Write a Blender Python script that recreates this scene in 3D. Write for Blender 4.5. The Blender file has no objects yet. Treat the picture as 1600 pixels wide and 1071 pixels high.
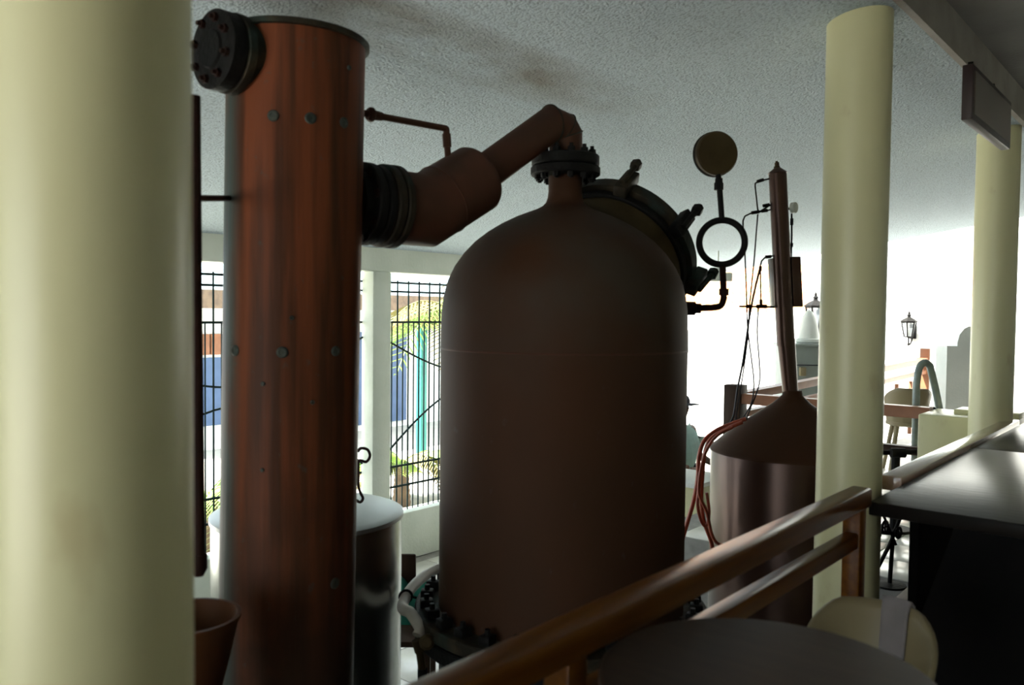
import bpy, bmesh, math, random
from mathutils import Vector, Matrix
random.seed(7)
SC = bpy.context.scene
COL = SC.collection
PI = math.pi

# ------------------------------------------------------------------ camera
FPX = 1300.0                       # focal length for a 1600 px wide frame
EYE = 1.55
YAW = math.atan(1110.0 / FPX)      # the hall runs along +Y; the camera looks to the left of it
PITCH = math.atan(45.5 / FPX)
ROLL = 0.0105
ca, sa = math.cos(YAW), math.sin(YAW)
R0 = Vector((ca, sa, 0)); F0 = Vector((-sa, ca, 0)); Z0 = Vector((0, 0, 1))
FW = F0 * math.cos(PITCH) - Z0 * math.sin(PITCH)
U1 = Z0 * math.cos(PITCH) + F0 * math.sin(PITCH)
RT = R0 * math.cos(ROLL) + U1 * math.sin(ROLL)
UP = U1 * math.cos(ROLL) - R0 * math.sin(ROLL)
CAM = Vector((0, 0, EYE))
cam_data = bpy.data.cameras.new('camera')
cam_data.sensor_width = 36.0
cam_data.lens = 36.0 * FPX / 1600.0
cam_data.clip_start = 0.05
cam_data.dof.use_dof = True
cam_data.dof.focus_distance = 7.0
cam_data.dof.aperture_fstop = 3.2
cam = bpy.data.objects.new('camera', cam_data)
COL.objects.link(cam)
M = Matrix((RT, UP, -FW)).transposed().to_4x4()
M.translation = CAM
cam.matrix_world = M
SC.camera = cam

# ------------------------------------------------------------------ sky, sun, exposure
world = bpy.data.worlds.new('sky')
SC.world = world
world.use_nodes = True
bg = world.node_tree.nodes['Background']
bg.inputs[0].default_value = (0.80, 0.92, 1.0, 1)
bg.inputs[1].default_value = 3.6
sun_data = bpy.data.lights.new('sun', 'SUN')
sun_data.energy = 30.0
sun_data.angle = 0.009
sun_data.color = (1.0, 0.95, 0.86)
sun = bpy.data.objects.new('sun', sun_data)
COL.objects.link(sun)
sun.rotation_euler = Vector((0.30, 0.52, -0.85)).to_track_quat('-Z', 'Y').to_euler()
SC.view_settings.view_transform = 'Standard'
SC.view_settings.look = 'None'
SC.view_settings.gamma = 1.0
SC.view_settings.use_curve_mapping = False
SC.view_settings.exposure = 0.5


# ------------------------------------------------------------------ helpers: points
def ray(px, py):
    return RT * (px - 800.0) - UP * (py - 535.5) + FW * FPX

def W(px, py, z):
    """the point seen at a pixel, z metres ahead of the camera"""
    d = ray(px, py)
    return CAM + d * (z / d.dot(F0))

def WX(px, py, x):
    d = ray(px, py)
    return CAM + d * (x / d.x)

def WY(px, py, y):
    d = ray(px, py)
    return CAM + d * (y / d.y)

def V(x, y, z):
    return Vector((x, y, z))

# ------------------------------------------------------------------ helpers: materials
def mat(name, col, rough=0.6, metal=0.0, var=None, vscale=6.0, stretch=(1, 1, 1), bump=0.0, bscale=40.0,
        vlo=0.35, vhi=0.7, coat=0.0, alpha=1.0, emit=0.0, detail=6.0, spec=0.5):
    m = bpy.data.materials.new(name)
    m.use_nodes = True
    nt = m.node_tree
    b = nt.nodes['Principled BSDF']
    b.inputs['Base Color'].default_value = (*col, 1)
    b.inputs['Roughness'].default_value = rough
    b.inputs['Metallic'].default_value = metal
    b.inputs['Specular IOR Level'].default_value = spec
    b.inputs['Coat Weight'].default_value = coat
    b.inputs['Coat Roughness'].default_value = 0.12
    b.inputs['Alpha'].default_value = alpha
    if emit:
        b.inputs['Emission Color'].default_value = (*col, 1)
        b.inputs['Emission Strength'].default_value = emit
    if var is not None or bump:
        tc = nt.nodes.new('ShaderNodeTexCoord')
        mp = nt.nodes.new('ShaderNodeMapping')
        mp.inputs['Scale'].default_value = stretch
        nt.links.new(tc.outputs['Object'], mp.inputs['Vector'])
    if var is not None:
        n = nt.nodes.new('ShaderNodeTexNoise')
        n.inputs['Scale'].default_value = vscale
        n.inputs['Detail'].default_value = detail
        nt.links.new(mp.outputs['Vector'], n.inputs['Vector'])
        r = nt.nodes.new('ShaderNodeMapRange')
        r.inputs['From Min'].default_value = vlo
        r.inputs['From Max'].default_value = vhi
        nt.links.new(n.outputs['Fac'], r.inputs['Value'])
        mx = nt.nodes.new('ShaderNodeMix')
        mx.data_type = 'RGBA'
        mx.inputs[6].default_value = (*col, 1)
        mx.inputs[7].default_value = (*var, 1)
        nt.links.new(r.outputs['Result'], mx.inputs[0])
        nt.links.new(mx.outputs[2], b.inputs['Base Color'])
        m['mix'] = mx.name
    if bump:
        n2 = nt.nodes.new('ShaderNodeTexNoise')
        n2.inputs['Scale'].default_value = bscale
        n2.inputs['Detail'].default_value = 3.0
        nt.links.new(mp.outputs['Vector'], n2.inputs['Vector'])
        bp = nt.nodes.new('ShaderNodeBump')
        bp.inputs['Strength'].default_value = bump
        bp.inputs['Distance'].default_value = 0.02
        nt.links.new(n2.outputs['Fac'], bp.inputs['Height'])
        nt.links.new(bp.outputs['Normal'], b.inputs['Normal'])
    return m

def add_layer(m, col, scale, lo, hi, stretch=(1, 1, 1), grad=None, amount=1.0):
    """lay a further coloured noise patch (patina, stain) over a material; grad = (direction, from, to) keeps it to one side"""
    nt = m.node_tree
    b = nt.nodes['Principled BSDF']
    src = b.inputs['Base Color'].links
    tc = nt.nodes.new('ShaderNodeTexCoord')
    mp = nt.nodes.new('ShaderNodeMapping')
    mp.inputs['Scale'].default_value = stretch
    nt.links.new(tc.outputs['Object'], mp.inputs['Vector'])
    n = nt.nodes.new('ShaderNodeTexNoise')
    n.inputs['Scale'].default_value = scale
    n.inputs['Detail'].default_value = 8.0
    nt.links.new(mp.outputs['Vector'], n.inputs['Vector'])
    r = nt.nodes.new('ShaderNodeMapRange')
    r.inputs['From Min'].default_value = lo
    r.inputs['From Max'].default_value = hi
    r.inputs['To Max'].default_value = amount
    nt.links.new(n.outputs['Fac'], r.inputs['Value'])
    fac = r.outputs['Result']
    for g in ([grad] if grad and not isinstance(grad, list) else grad or []):
        d = nt.nodes.new('ShaderNodeVectorMath'); d.operation = 'DOT_PRODUCT'
        nt.links.new(tc.outputs['Object'], d.inputs[0])
        d.inputs[1].default_value = g[0]
        r2 = nt.nodes.new('ShaderNodeMapRange')
        r2.inputs['From Min'].default_value = g[1]
        r2.inputs['From Max'].default_value = g[2]
        nt.links.new(d.outputs['Value'], r2.inputs['Value'])
        mu = nt.nodes.new('ShaderNodeMath'); mu.operation = 'MULTIPLY'
        nt.links.new(fac, mu.inputs[0]); nt.links.new(r2.outputs['Result'], mu.inputs[1])
        fac = mu.outputs[0]
    mx = nt.nodes.new('ShaderNodeMix'); mx.data_type = 'RGBA'
    if src:
        nt.links.new(src[0].from_socket, mx.inputs[6])
    else:
        mx.inputs[6].default_value = b.inputs['Base Color'].default_value
    mx.inputs[7].default_value = (*col, 1)
    nt.links.new(fac, mx.inputs[0])
    nt.links.new(mx.outputs[2], b.inputs['Base Color'])

DARK = ('copper', 'iron', 'rusty', 'flange', 'dark_brown', 'dull_brass', 'terracotta', 'grey_green_rivet')
MT = {}
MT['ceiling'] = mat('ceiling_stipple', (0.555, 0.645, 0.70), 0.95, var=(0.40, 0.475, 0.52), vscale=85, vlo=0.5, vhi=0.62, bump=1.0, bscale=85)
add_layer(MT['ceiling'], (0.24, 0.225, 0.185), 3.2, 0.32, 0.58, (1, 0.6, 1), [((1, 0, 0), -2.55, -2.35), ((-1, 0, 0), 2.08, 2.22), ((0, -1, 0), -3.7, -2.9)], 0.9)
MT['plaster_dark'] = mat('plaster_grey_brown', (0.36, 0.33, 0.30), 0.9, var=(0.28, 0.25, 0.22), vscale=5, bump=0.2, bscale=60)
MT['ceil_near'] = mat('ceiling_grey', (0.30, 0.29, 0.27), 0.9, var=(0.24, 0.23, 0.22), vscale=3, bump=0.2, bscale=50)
MT['column'] = mat('column_cream_gloss', (0.65, 0.625, 0.375), 0.36, var=(0.59, 0.56, 0.33), vscale=4, stretch=(1, 1, 0.3), bump=0.12, bscale=9)
add_layer(MT['column'], (0.50, 0.43, 0.24), 9, 0.62, 0.72, (1, 1, 0.5), None, 0.6)
MT['white_wall'] = mat('white_render', (0.80, 0.81, 0.78), 0.9, var=(0.72, 0.74, 0.70), vscale=3, bump=0.15, bscale=50)
MT['cream_wall'] = mat('pale_green_render', (0.72, 0.75, 0.66), 0.85, var=(0.64, 0.68, 0.58), vscale=4, bump=0.15, bscale=40)
MT['tile'] = mat('pale_floor_tile', (0.70, 0.68, 0.63), 0.22, var=(0.62, 0.60, 0.55), vscale=7)
MT['grout'] = mat('grey_grout', (0.30, 0.29, 0.27), 0.95, var=(0.22, 0.21, 0.2), vscale=12)
MT['dark_floor'] = mat('dark_tile_floor', (0.10, 0.07, 0.055), 0.35, var=(0.07, 0.05, 0.04), vscale=8)
MT['concrete'] = mat('yard_concrete', (0.62, 0.60, 0.55), 0.9, var=(0.50, 0.49, 0.45), vscale=3, bump=0.2, bscale=30)
MT['yard'] = mat('yard_paving', (0.40, 0.385, 0.35), 0.9, var=(0.33, 0.32, 0.29), vscale=3, bump=0.2, bscale=30)
MT['copper_col'] = mat('copper_column_aged', (0.150, 0.042, 0.017), 0.5, 0.0, var=(0.062, 0.022, 0.011), vscale=5, stretch=(3.5, 3.5, 0.22), vlo=0.4, vhi=0.62, bump=0.08, bscale=20)
MT['copper_tank'] = mat('copper_tank_brown', (0.043, 0.0205, 0.0115), 0.65, 0.0, var=(0.054, 0.023, 0.012), vscale=3.0, stretch=(1, 1, 0.6), bump=0.06, bscale=8)
MT['copper_pipe'] = mat('copper_pipe_brown', (0.082, 0.032, 0.020), 0.5, 0.0, var=(0.052, 0.027, 0.017), vscale=6, bump=0.05, bscale=14)
MT['copper_small'] = mat('copper_small_still', (0.060, 0.028, 0.018), 0.30, 0.5, var=(0.042, 0.02, 0.014), vscale=4)
MT['brass'] = mat('dull_brass', (0.065, 0.046, 0.022), 0.5, 0.3, var=(0.04, 0.028, 0.014), vscale=9)
MT['iron'] = mat('black_iron', (0.007, 0.007, 0.007), 0.6, 0.1, var=(0.012, 0.011, 0.010), vscale=18, bump=0.2, bscale=60)
MT['rust'] = mat('rusty_iron', (0.026, 0.010, 0.008), 0.6, 0.1, var=(0.014, 0.008, 0.006), vscale=12, bump=0.2, bscale=50)
MT['flange_rust'] = mat('flange_patina', (0.022, 0.018, 0.013), 0.6, 0.2, var=(0.055, 0.042, 0.024), vscale=10, vlo=0.5, vhi=0.7, bump=0.15, bscale=40)
add_layer(MT['flange_rust'], (0.025, 0.04, 0.034), 7, 0.5, 0.65)
MT['steel'] = mat('stainless_steel', (0.48, 0.49, 0.47), 0.26, 1.0, var=(0.42, 0.42, 0.40), vscale=5, stretch=(1, 1, 6))
MT['lid_steel'] = mat('pale_steel_lid', (0.34, 0.36, 0.36), 0.35, 0.6, var=(0.30, 0.32, 0.32), vscale=5)
MT['wood_rail'] = mat('varnished_wood', (0.15, 0.052, 0.006), 0.30, var=(0.09, 0.028, 0.004), vscale=5, stretch=(9, 0.7, 9), coat=0.0, spec=0.12)
MT['wood_dark'] = mat('dark_brown_wood', (0.040, 0.023, 0.015), 0.5, var=(0.028, 0.016, 0.011), vscale=6, stretch=(1, 7, 1))
MT['wood_far'] = mat('reddish_rail_wood', (0.26, 0.10, 0.045), 0.45, var=(0.18, 0.07, 0.03), vscale=6)
MT['bar'] = mat('black_brown_lacquer', (0.012, 0.010, 0.009), 0.30, var=(0.017, 0.014, 0.012), vscale=4, stretch=(1, 4, 1), bump=0.06, bscale=12, coat=0.0, spec=0.10)
MT['black'] = mat('black_paint', (0.006, 0.006, 0.006), 0.8, var=(0.009, 0.008, 0.008), vscale=6, spec=0.1)
MT['strip'] = mat('pale_varnished_strip', (0.46, 0.31, 0.24), 0.22, var=(0.38, 0.24, 0.18), vscale=5, stretch=(8, 0.8, 8), coat=1.0)
MT['plastic'] = mat('cream_plastic', (0.27, 0.22, 0.125), 0.45, var=(0.24, 0.195, 0.11), vscale=4)
MT['cloth_grey'] = mat('grey_lilac_cloth', (0.27, 0.24, 0.25), 0.9, var=(0.22, 0.20, 0.21), vscale=15)
MT['terracotta'] = mat('terracotta_copper', (0.075, 0.027, 0.009), 0.55, var=(0.05, 0.018, 0.007), vscale=7)
MT['grille'] = mat('dark_green_iron', (0.016, 0.038, 0.036), 0.5, 0.2, var=(0.022, 0.03, 0.03), vscale=12)
MT['hose_white'] = mat('white_hose', (0.55, 0.52, 0.47), 0.5, var=(0.46, 0.43, 0.38), vscale=9)
MT['hose_red'] = mat('red_rubber_hose', (0.42, 0.065, 0.028), 0.45, var=(0.33, 0.05, 0.022), vscale=6)
MT['cable'] = mat('black_cable', (0.012, 0.012, 0.02), 0.5, var=(0.02, 0.02, 0.03), vscale=9)
MT['teal_cloth'] = mat('green_cloth', (0.012, 0.16, 0.115), 0.9, var=(0.01, 0.11, 0.08), vscale=10, bump=0.3, bscale=20)
MT['grey_box'] = mat('grey_green_cabinet', (0.26, 0.29, 0.27), 0.55, var=(0.22, 0.25, 0.23), vscale=4)
MT['glass'] = mat('lantern_glass', (0.42, 0.46, 0.48), 0.1, 0, var=(0.38, 0.42, 0.44), vscale=5, alpha=0.6)
MT['dial'] = mat('pale_dial', (0.55, 0.57, 0.52), 0.3, var=(0.5, 0.52, 0.47), vscale=5)
MT['loop_pipe'] = mat('grey_green_pipe', (0.34, 0.40, 0.39), 0.35, 0.2, var=(0.17, 0.21, 0.2), vscale=7)
MT['orange_tile'] = mat('orange_roof_tile', (0.70, 0.36, 0.16), 0.8, var=(0.6, 0.28, 0.12), vscale=8)
MT['teal_paint'] = mat('teal_paint', (0.02, 0.21, 0.18), 0.5, var=(0.02, 0.17, 0.15), vscale=6)
MT['blue_paint'] = mat('slate_blue_paint', (0.055, 0.10, 0.20), 0.6, var=(0.045, 0.085, 0.17), vscale=6)
MT['pale_blue'] = mat('pale_blue_wall', (0.34, 0.45, 0.50), 0.8, var=(0.30, 0.40, 0.45), vscale=4)
MT['leaf'] = mat('palm_leaf', (0.10, 0.22, 0.035), 0.5, var=(0.22, 0.30, 0.05), vscale=3)
MT['leaf_dry'] = mat('dry_palm_leaf', (0.22, 0.17, 0.06), 0.7, var=(0.13, 0.15, 0.05), vscale=4)
MT['trunk'] = mat('palm_trunk', (0.16, 0.11, 0.07), 0.9, var=(0.10, 0.07, 0.05), vscale=10, bump=0.5, bscale=15)
MT['skin'] = mat('brown_skin', (0.13, 0.065, 0.04), 0.55, var=(0.11, 0.055, 0.035), vscale=6)
MT['shirt'] = mat('teal_grey_shirt', (0.38, 0.56, 0.54), 0.9, var=(0.33, 0.50, 0.48), vscale=8)
MT['navy'] = mat('dark_navy_cloth', (0.02, 0.025, 0.04), 0.9, var=(0.03, 0.035, 0.05), vscale=8)
MT['sign'] = mat('dark_sign_face', (0.085, 0.080, 0.062), 0.35, var=(0.10, 0.07, 0.05), vscale=3)
MT['sign_frame'] = mat('black_red_sign_frame', (0.022, 0.010, 0.012), 0.5, var=(0.03, 0.014, 0.015), vscale=6)
MT['rivet'] = mat('grey_green_rivet', (0.045, 0.055, 0.048), 0.5, 0.3, var=(0.06, 0.06, 0.05), vscale=30)

for m_ in MT.values():
    if any(k_ in m_.name for k_ in DARK) and 'small' not in m_.name:
        m_.node_tree.nodes['Principled BSDF'].inputs['Specular IOR Level'].default_value = 0.09
# copper column: green-grey patina down its left flank, unevenly darker towards its foot
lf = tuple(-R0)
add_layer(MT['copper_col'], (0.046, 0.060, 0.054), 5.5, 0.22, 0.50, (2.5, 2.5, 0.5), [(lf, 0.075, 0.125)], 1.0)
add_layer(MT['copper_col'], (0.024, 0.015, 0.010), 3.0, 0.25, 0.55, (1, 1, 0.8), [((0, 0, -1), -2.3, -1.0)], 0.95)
add_layer(MT['copper_col'], (0.05, 0.06, 0.05), 28, 0.66, 0.74, (1, 1, 0.7), None, 0.5)
add_layer(MT['copper_tank'], (0.06, 0.055, 0.05), 20, 0.68, 0.78, (1, 1, 0.6), None, 0.5)
add_layer(MT['copper_tank'], (0.048, 0.038, 0.028), 2.4, 0.40, 0.68, (1, 1, 1), [((0, 0, 1), 1.9, 2.3)], 0.8)

# ------------------------------------------------------------------ helpers: meshes
def finish(bm, name, m, parent=None, loc=None, sharp=35, wn=False):
    """link a bmesh (world coordinates) as one object; loc = its origin"""
    bmesh.ops.recalc_face_normals(bm, faces=bm.faces)
    o0 = parent_loc(parent) if loc is None else Vector(loc)
    if loc is None and parent is None:
        o0 = Vector((0, 0, 0))
    base = Vector((0, 0, 0))
    p = parent
    bmesh.ops.translate(bm, verts=bm.verts, vec=-o0)
    me = bpy.data.meshes.new(name)
    bm.to_mesh(me); bm.free()
    me.materials.append(MT[m] if isinstance(m, str) else m)
    me.shade_smooth()
    me.set_sharp_from_angle(angle=math.radians(sharp))
    o = bpy.data.objects.new(name, me)
    COL.objects.link(o)
    if parent is not None:
        o.parent = parent
        o.location = o0 - parent_loc(parent)
    else:
        o.location = o0
    return o

def parent_loc(p):
    v = Vector((0, 0, 0))
    while p is not None:
        v = v + p.location
        p = p.parent
    return v

def thing(name, label, cat, loc, group=None):
    o = bpy.data.objects.new(name, None)
    o.empty_display_size = 0.1
    COL.objects.link(o)
    o.location = loc
    return tag(o, label, cat, group)

def tag(o, label=None, cat=None, group=None, kind=None):
    if label: o['label'] = label
    if cat: o['category'] = cat
    if group: o['group'] = group
    if kind: o['kind'] = kind
    return o

def struct(name, bm, m, loc=None, label=None, cat=None):
    o = finish(bm, name, m, None, loc)
    return tag(o, label, cat, kind='structure')

def twin(o, parent, loc, rot=None, scale=None):
    """a copy that shares the mesh of o"""
    c = o.copy()
    COL.objects.link(c)
    c.parent = parent
    c.location = loc
    if rot is not None: c.rotation_euler = rot
    if scale is not None: c.scale = scale
    return c

def B():
    return bmesh.new()

def frame(d):
    d = Vector(d).normalized()
    a = Vector((0, 0, 1)) if abs(d.z) < 0.95 else Vector((1, 0, 0))
    u = d.cross(a).normalized()
    v = u.cross(d).normalized()
    return u, v, d

def box(bm, lo, hi, bev=0.0):
    r = bmesh.ops.create_cube(bm, size=1.0)
    lo, hi = Vector(lo), Vector(hi)
    c = (lo + hi) / 2; s = hi - lo
    for v in r['verts']:
        v.co = Vector((c.x + v.co.x * s.x, c.y + v.co.y * s.y, c.z + v.co.z * s.z))
    if bev:
        es = list({e for v in r['verts'] for e in v.link_edges})
        bmesh.ops.bevel(bm, geom=es, offset=bev, segments=2, affect='EDGES', profile=0.5)
    return bm

def obox(bm, c, ax, ay, az, sx, sy, sz, bev=0.0):
    """box with its own axes; sizes are full lengths"""
    r = bmesh.ops.create_cube(bm, size=1.0)
    for v in r['verts']:
        q = v.co.copy()
        v.co = Vector(c) + ax * (q.x * sx) + ay * (q.y * sy) + az * (q.z * sz)
    if bev:
        es = list({e for v in r['verts'] for e in v.link_edges})
        bmesh.ops.bevel(bm, geom=es, offset=bev, segments=2, affect='EDGES', profile=0.5)
    return bm

def lathe(bm, p0, d, prof, n=48, cap0=True, cap1=True):
    """prof: (distance along d from p0, radius)"""
    u, v, d = frame(d)
    p0 = Vector(p0)
    rings = []
    for t, r in prof:
        c = p0 + d * t
        if r < 1e-6:
            rings.append([bm.verts.new(c)])
        else:
            rings.append([bm.verts.new(c + u * (r * math.cos(2 * PI * i / n)) + v * (r * math.sin(2 * PI * i / n))) for i in range(n)])
    for a, b in zip(rings, rings[1:]):
        for i in range(n):
            j = (i + 1) % n
            if len(a) == 1 and len(b) == 1: continue
            if len(a) == 1: bm.faces.new((a[0], b[i], b[j]))
            elif len(b) == 1: bm.faces.new((a[i], a[j], b[0]))
            else: bm.faces.new((a[i], a[j], b[j], b[i]))
    if cap0 and len(rings[0]) > 1: bm.faces.new(rings[0])
    if cap1 and len(rings[-1]) > 1: bm.faces.new(rings[-1])
    return bm

def cyl(bm, p0, p1, r0, r1=None, n=24):
    p0, p1 = Vector(p0), Vector(p1)
    return lathe(bm, p0, p1 - p0, [(0, r0), ((p1 - p0).length, r0 if r1 is None else r1)], n)

def tube(bm, pts, r, n=10, closed=False):
    """sweep with mitred corners; r number or list"""
    pts = [Vector(p) for p in pts]
    N = len(pts)
    rs = r if isinstance(r, (list, tuple)) else [r] * N
    dirs = [(pts[(i + 1) % N] - pts[i]).normalized() for i in range(N if closed else N - 1)]
    u, v, _ = frame(dirs[0])
    rings = []
    for i in range(N):
        if closed:
            d0, d1 = dirs[i - 1], dirs[i]
        else:
            d0 = dirs[max(i - 1, 0)]; d1 = dirs[min(i, N - 2)]
        t = (d0 + d1)
        t = t.normalized() if t.length > 1e-6 else d1
        # carry the ring frame along d0, then project onto the mitre plane
        u = (u - d0 * u.dot(d0)).normalized()
        v = d0.cross(u).normalized()
        ring = []
        for k in range(n):
            a = 2 * PI * k / n
            w = u * math.cos(a) + v * math.sin(a)
            den = d0.dot(t)
            w2 = w - d0 * (w.dot(t) / den if abs(den) > 0.2 else 0)
            ring.append(bm.verts.new(pts[i] + w2 * rs[i]))
        rings.append(ring)
        u = (u - d1 * u.dot(d1)).normalized()
    M_ = N if closed else N - 1
    for i in range(M_):
        a, b = rings[i], rings[(i + 1) % N]
        off = 0
        if closed and i == N - 1:
            off = min(range(n), key=lambda q: (b[q].co - a[0].co).length)
        for k in range(n):
            bm.faces.new((a[k], a[(k + 1) % n], b[(k + 1 + off) % n], b[(k + off) % n]))
    if not closed:
        bm.faces.new(rings[0]); bm.faces.new(rings[-1])
    return bm

def smooth(pts, sub=6):
    pts = [Vector(p) for p in pts]
    out = []
    for i in range(len(pts) - 1):
        p0 = pts[max(i - 1, 0)]; p1 = pts[i]; p2 = pts[i + 1]; p3 = pts[min(i + 2, len(pts) - 1)]
        for k in range(sub):
            t = k / sub
            out.append(0.5 * ((2 * p1) + (p2 - p0) * t + (2 * p0 - 5 * p1 + 4 * p2 - p3) * t * t + (3 * p1 - p0 - 3 * p2 + p3) * t ** 3))
    out.append(pts[-1])
    return out

def prism(bm, poly, axis_vec):
    """closed polygon (world points) pushed along axis_vec"""
    a = [bm.verts.new(Vector(p)) for p in poly]
    b = [bm.verts.new(Vector(p) + Vector(axis_vec)) for p in poly]
    bm.faces.new(a); bm.faces.new(b)
    n = len(a)
    for i in range(n):
        bm.faces.new((a[i], a[(i + 1) % n], b[(i + 1) % n], b[i]))
    return bm

def ringpts(c, d, R, n, ph=0.0):
    u, v, d = frame(d)
    return [Vector(c) + u * (R * math.cos(ph + 2 * PI * i / n)) + v * (R * math.sin(ph + 2 * PI * i / n)) for i in range(n)]

# ------------------------------------------------------------------ the setting
PIT = EYE - 2.25                    # lower hall floor
EDGE = -1.28                        # platform edge (x)
GX = -5.57                          # garden wall (x)
YL = 5.2                            # landing starts (y)
LX = -3.1                           # landing edge (x)
YE = 12.5                           # far wall (y)
YC = 10.6                            # the hall ceiling ends (y)
def ceil_z(x):
    return EYE + 1.2 + 0.146 * (x + 1.115)

# lower floor with tiles
bm = B(); box(bm, (GX - 0.2, -4, PIT - 0.15), (EDGE, YE, PIT - 0.006))
floor_low = struct('floor', bm, 'grout', label='pale tiled floor of the lower hall')
def tile_field(parent, x0, x1, y0, y1, s, z, m):
    first = None
    nx = int((x1 - x0) / s); ny = int((y1 - y0) / s)
    for i in range(nx):
        for j in range(ny):
            c = V(x1 - (i + 0.5) * s, y0 + (j + 0.5) * s, z)
            if first is None:
                bm = B(); box(bm, c + V(-s / 2 + .004, -s / 2 + .004, -0.008), c + V(s / 2 - .004, s / 2 - .004, 0), 0.0015)
                first = finish(bm, 'tile', m, parent, c)
            else:
                t = twin(first, parent, c - parent_loc(parent)); t.name = 'tile'
tile_field(floor_low, GX, -1.4, 1.6, 9.6, 0.45, PIT, 'tile')

# platform and landing
bm = B(); box(bm, (EDGE, -4, PIT - 0.15), (3.6, YE, -0.006))
struct('floor_platform', bm, 'dark_floor', label='dark floor of the raised platform under the tables')
bm = B(); box(bm, (LX, YL, PIT - 0.15), (EDGE, YE, -0.006))
floor_land = struct('floor_landing', bm, 'grout', label='pale tiled landing beyond the small still')
tile_field(floor_land, LX, EDGE, YL, YE, 0.4, 0.0, 'tile')
bm = B(); box(bm, (EDGE - 0.04, -4, -0.09), (EDGE + 0.09, YL, 0.02), 0.01)
struct('trim_1', bm, 'wood_dark', label='dark wooden nosing along the platform edge')

# hall ceiling: sloping slab down to the garden wall
bm = B()
xa, xb = -0.98, GX - 0.9
prism(bm, [V(xa, -4, ceil_z(xa)), V(xb, -4, ceil_z(xb)), V(xb, -4, ceil_z(xb) + 0.22), V(xa, -4, ceil_z(xa) + 0.22)], V(0, YC + 4, 0))
struct('ceiling', bm, 'ceiling', label='stippled grey white ceiling sloping down to the garden side')
bm = B()
x0, x1 = -1.28, -0.98
prism(bm, [V(x1, -3.9, ceil_z(x1) - 0.012), V(x0, -3.9, ceil_z(x0) - 0.012), V(x0, -3.9, ceil_z(x0) + 0.02), V(x1, -3.9, ceil_z(x1) + 0.02)], V(0, YC + 3.8, 0))
struct('trim_2', bm, 'ceiling', label='shallow ceiling band running over the cream columns')
# fascia and the higher ceiling on the near side
zb = EYE + 1.19
bm = B(); box(bm, (-0.98, -4, zb), (-0.95, YE, zb + 0.19))
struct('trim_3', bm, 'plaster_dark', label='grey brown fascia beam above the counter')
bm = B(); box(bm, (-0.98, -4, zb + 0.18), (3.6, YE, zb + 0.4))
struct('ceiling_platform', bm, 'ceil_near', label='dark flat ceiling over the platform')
# enclosing walls behind and beside the camera
bm = B(); box(bm, (GX - 0.2, -4.2, PIT), (-3.1, -4.0, zb + .3)); box(bm, (0.3, -4.2, PIT), (3.6, -4.0, zb + .4)); box(bm, (-3.1, -4.2, 2.35), (.3, -4.0, zb + .3)); box(bm, (-3.1, -4.2, PIT), (.3, -4.0, -.05))
struct('wall_back', bm, 'cream_wall', label='back wall with a wide doorway behind the camera')
bm = B(); box(bm, (GX - 0.2, -22, PIT - 0.4), (14, -4.2, -0.06))
struct('ground_back', bm, 'concrete', label='sunlit forecourt behind the camera')
bm = B(); box(bm, (3.6, -4.2, PIT), (3.8, YE, zb + 0.4))
struct('wall_right', bm, 'cream_wall')

# garden wall: low wall, head beam, posts
zs = EYE - 1.815; zt = EYE + 0.352
bm = B(); box(bm, (GX - 0.16, 0.9, PIT), (GX, YC, zs), 0.01); box(bm, (GX - 0.16, -4, PIT), (GX, 0.9, zt))  # second box: unseen bays made solid to cut the garden light
struct('wall_left', bm, 'cream_wall', label='low pale green wall under the garden grilles, its unseen near end closed to block light')
bm = B(); box(bm, (GX - 0.18, -4, zt), (GX + 0.02, YC, ceil_z(GX) + 0.03))
struct('trim_4', bm, 'cream_wall', label='pale head beam above the garden grilles')
posts = [2.14, 4.74, 7.34, 9.5]
pb = None
for y in posts:
    if pb is None:
        bm = B(); box(bm, (GX - 0.11, y - 0.105, zs), (GX + 0.05, y + 0.105, zt), 0.02)
        pb = struct('garden_post', bm, 'cream_wall', V(GX, y, zs))
    else:
        pb = twin(pb, None, V(GX, y, zs)); pb.name = 'garden_post'
    pb['kind'] = 'structure'

# far wall: tall beside the platform, lower with an arch towards the garden
bm = B(); box(bm, (-4.75, YE, -0.2), (3.8, YE + 0.25, EYE + 3.2))
struct('wall_far', bm, 'white_wall', label='sunlit white wall carrying the lanterns')
# lower arched wall
bm = B()
ax_c, ar = -6.45, 0.62
ztop = EYE + 0.06
zspr = EYE - 0.75
pts = [V(-4.75, YE + 0.02, ztop), V(-4.75, YE + 0.02, PIT), V(ax_c + ar, YE + 0.02, PIT)]
for k in range(0, 17):
    a = PI * k / 16
    pts.append(V(ax_c + ar * math.cos(a), YE + 0.02, zspr + ar * math.sin(a)))
pts += [V(ax_c - ar, YE + 0.02, PIT), V(-10.5, YE + 0.02, PIT), V(-10.5, YE + 0.02, ztop)]
prism(bm, pts, V(0, 0.2, 0))
struct('wall_arch', bm, 'white_wall', label='low white garden wall with an arched gateway')
# right hand far end of the platform: window and ledge
bm = B(); box(bm, (-0.75, YE - 0.05, 1.25), (1.3, YE - 0.002, 2.3)); 
w1 = struct('window_1', bm, 'pale_blue', label='pale window at the far end of the platform')
for (lo, hi) in (((-0.8, YE - 0.1, 2.28), (1.35, YE, 2.36)), ((-0.8, YE - 0.12, 1.2), (1.35, YE, 1.27)), ((0.25, YE - 0.08, 1.25), (0.3, YE, 2.3)), ((-0.8, YE - 0.09, 1.25), (-0.74, YE, 2.3))):
    bm = B(); box(bm, lo, hi, 0.005); finish(bm, 'window_frame', 'white_wall', w1)

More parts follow.
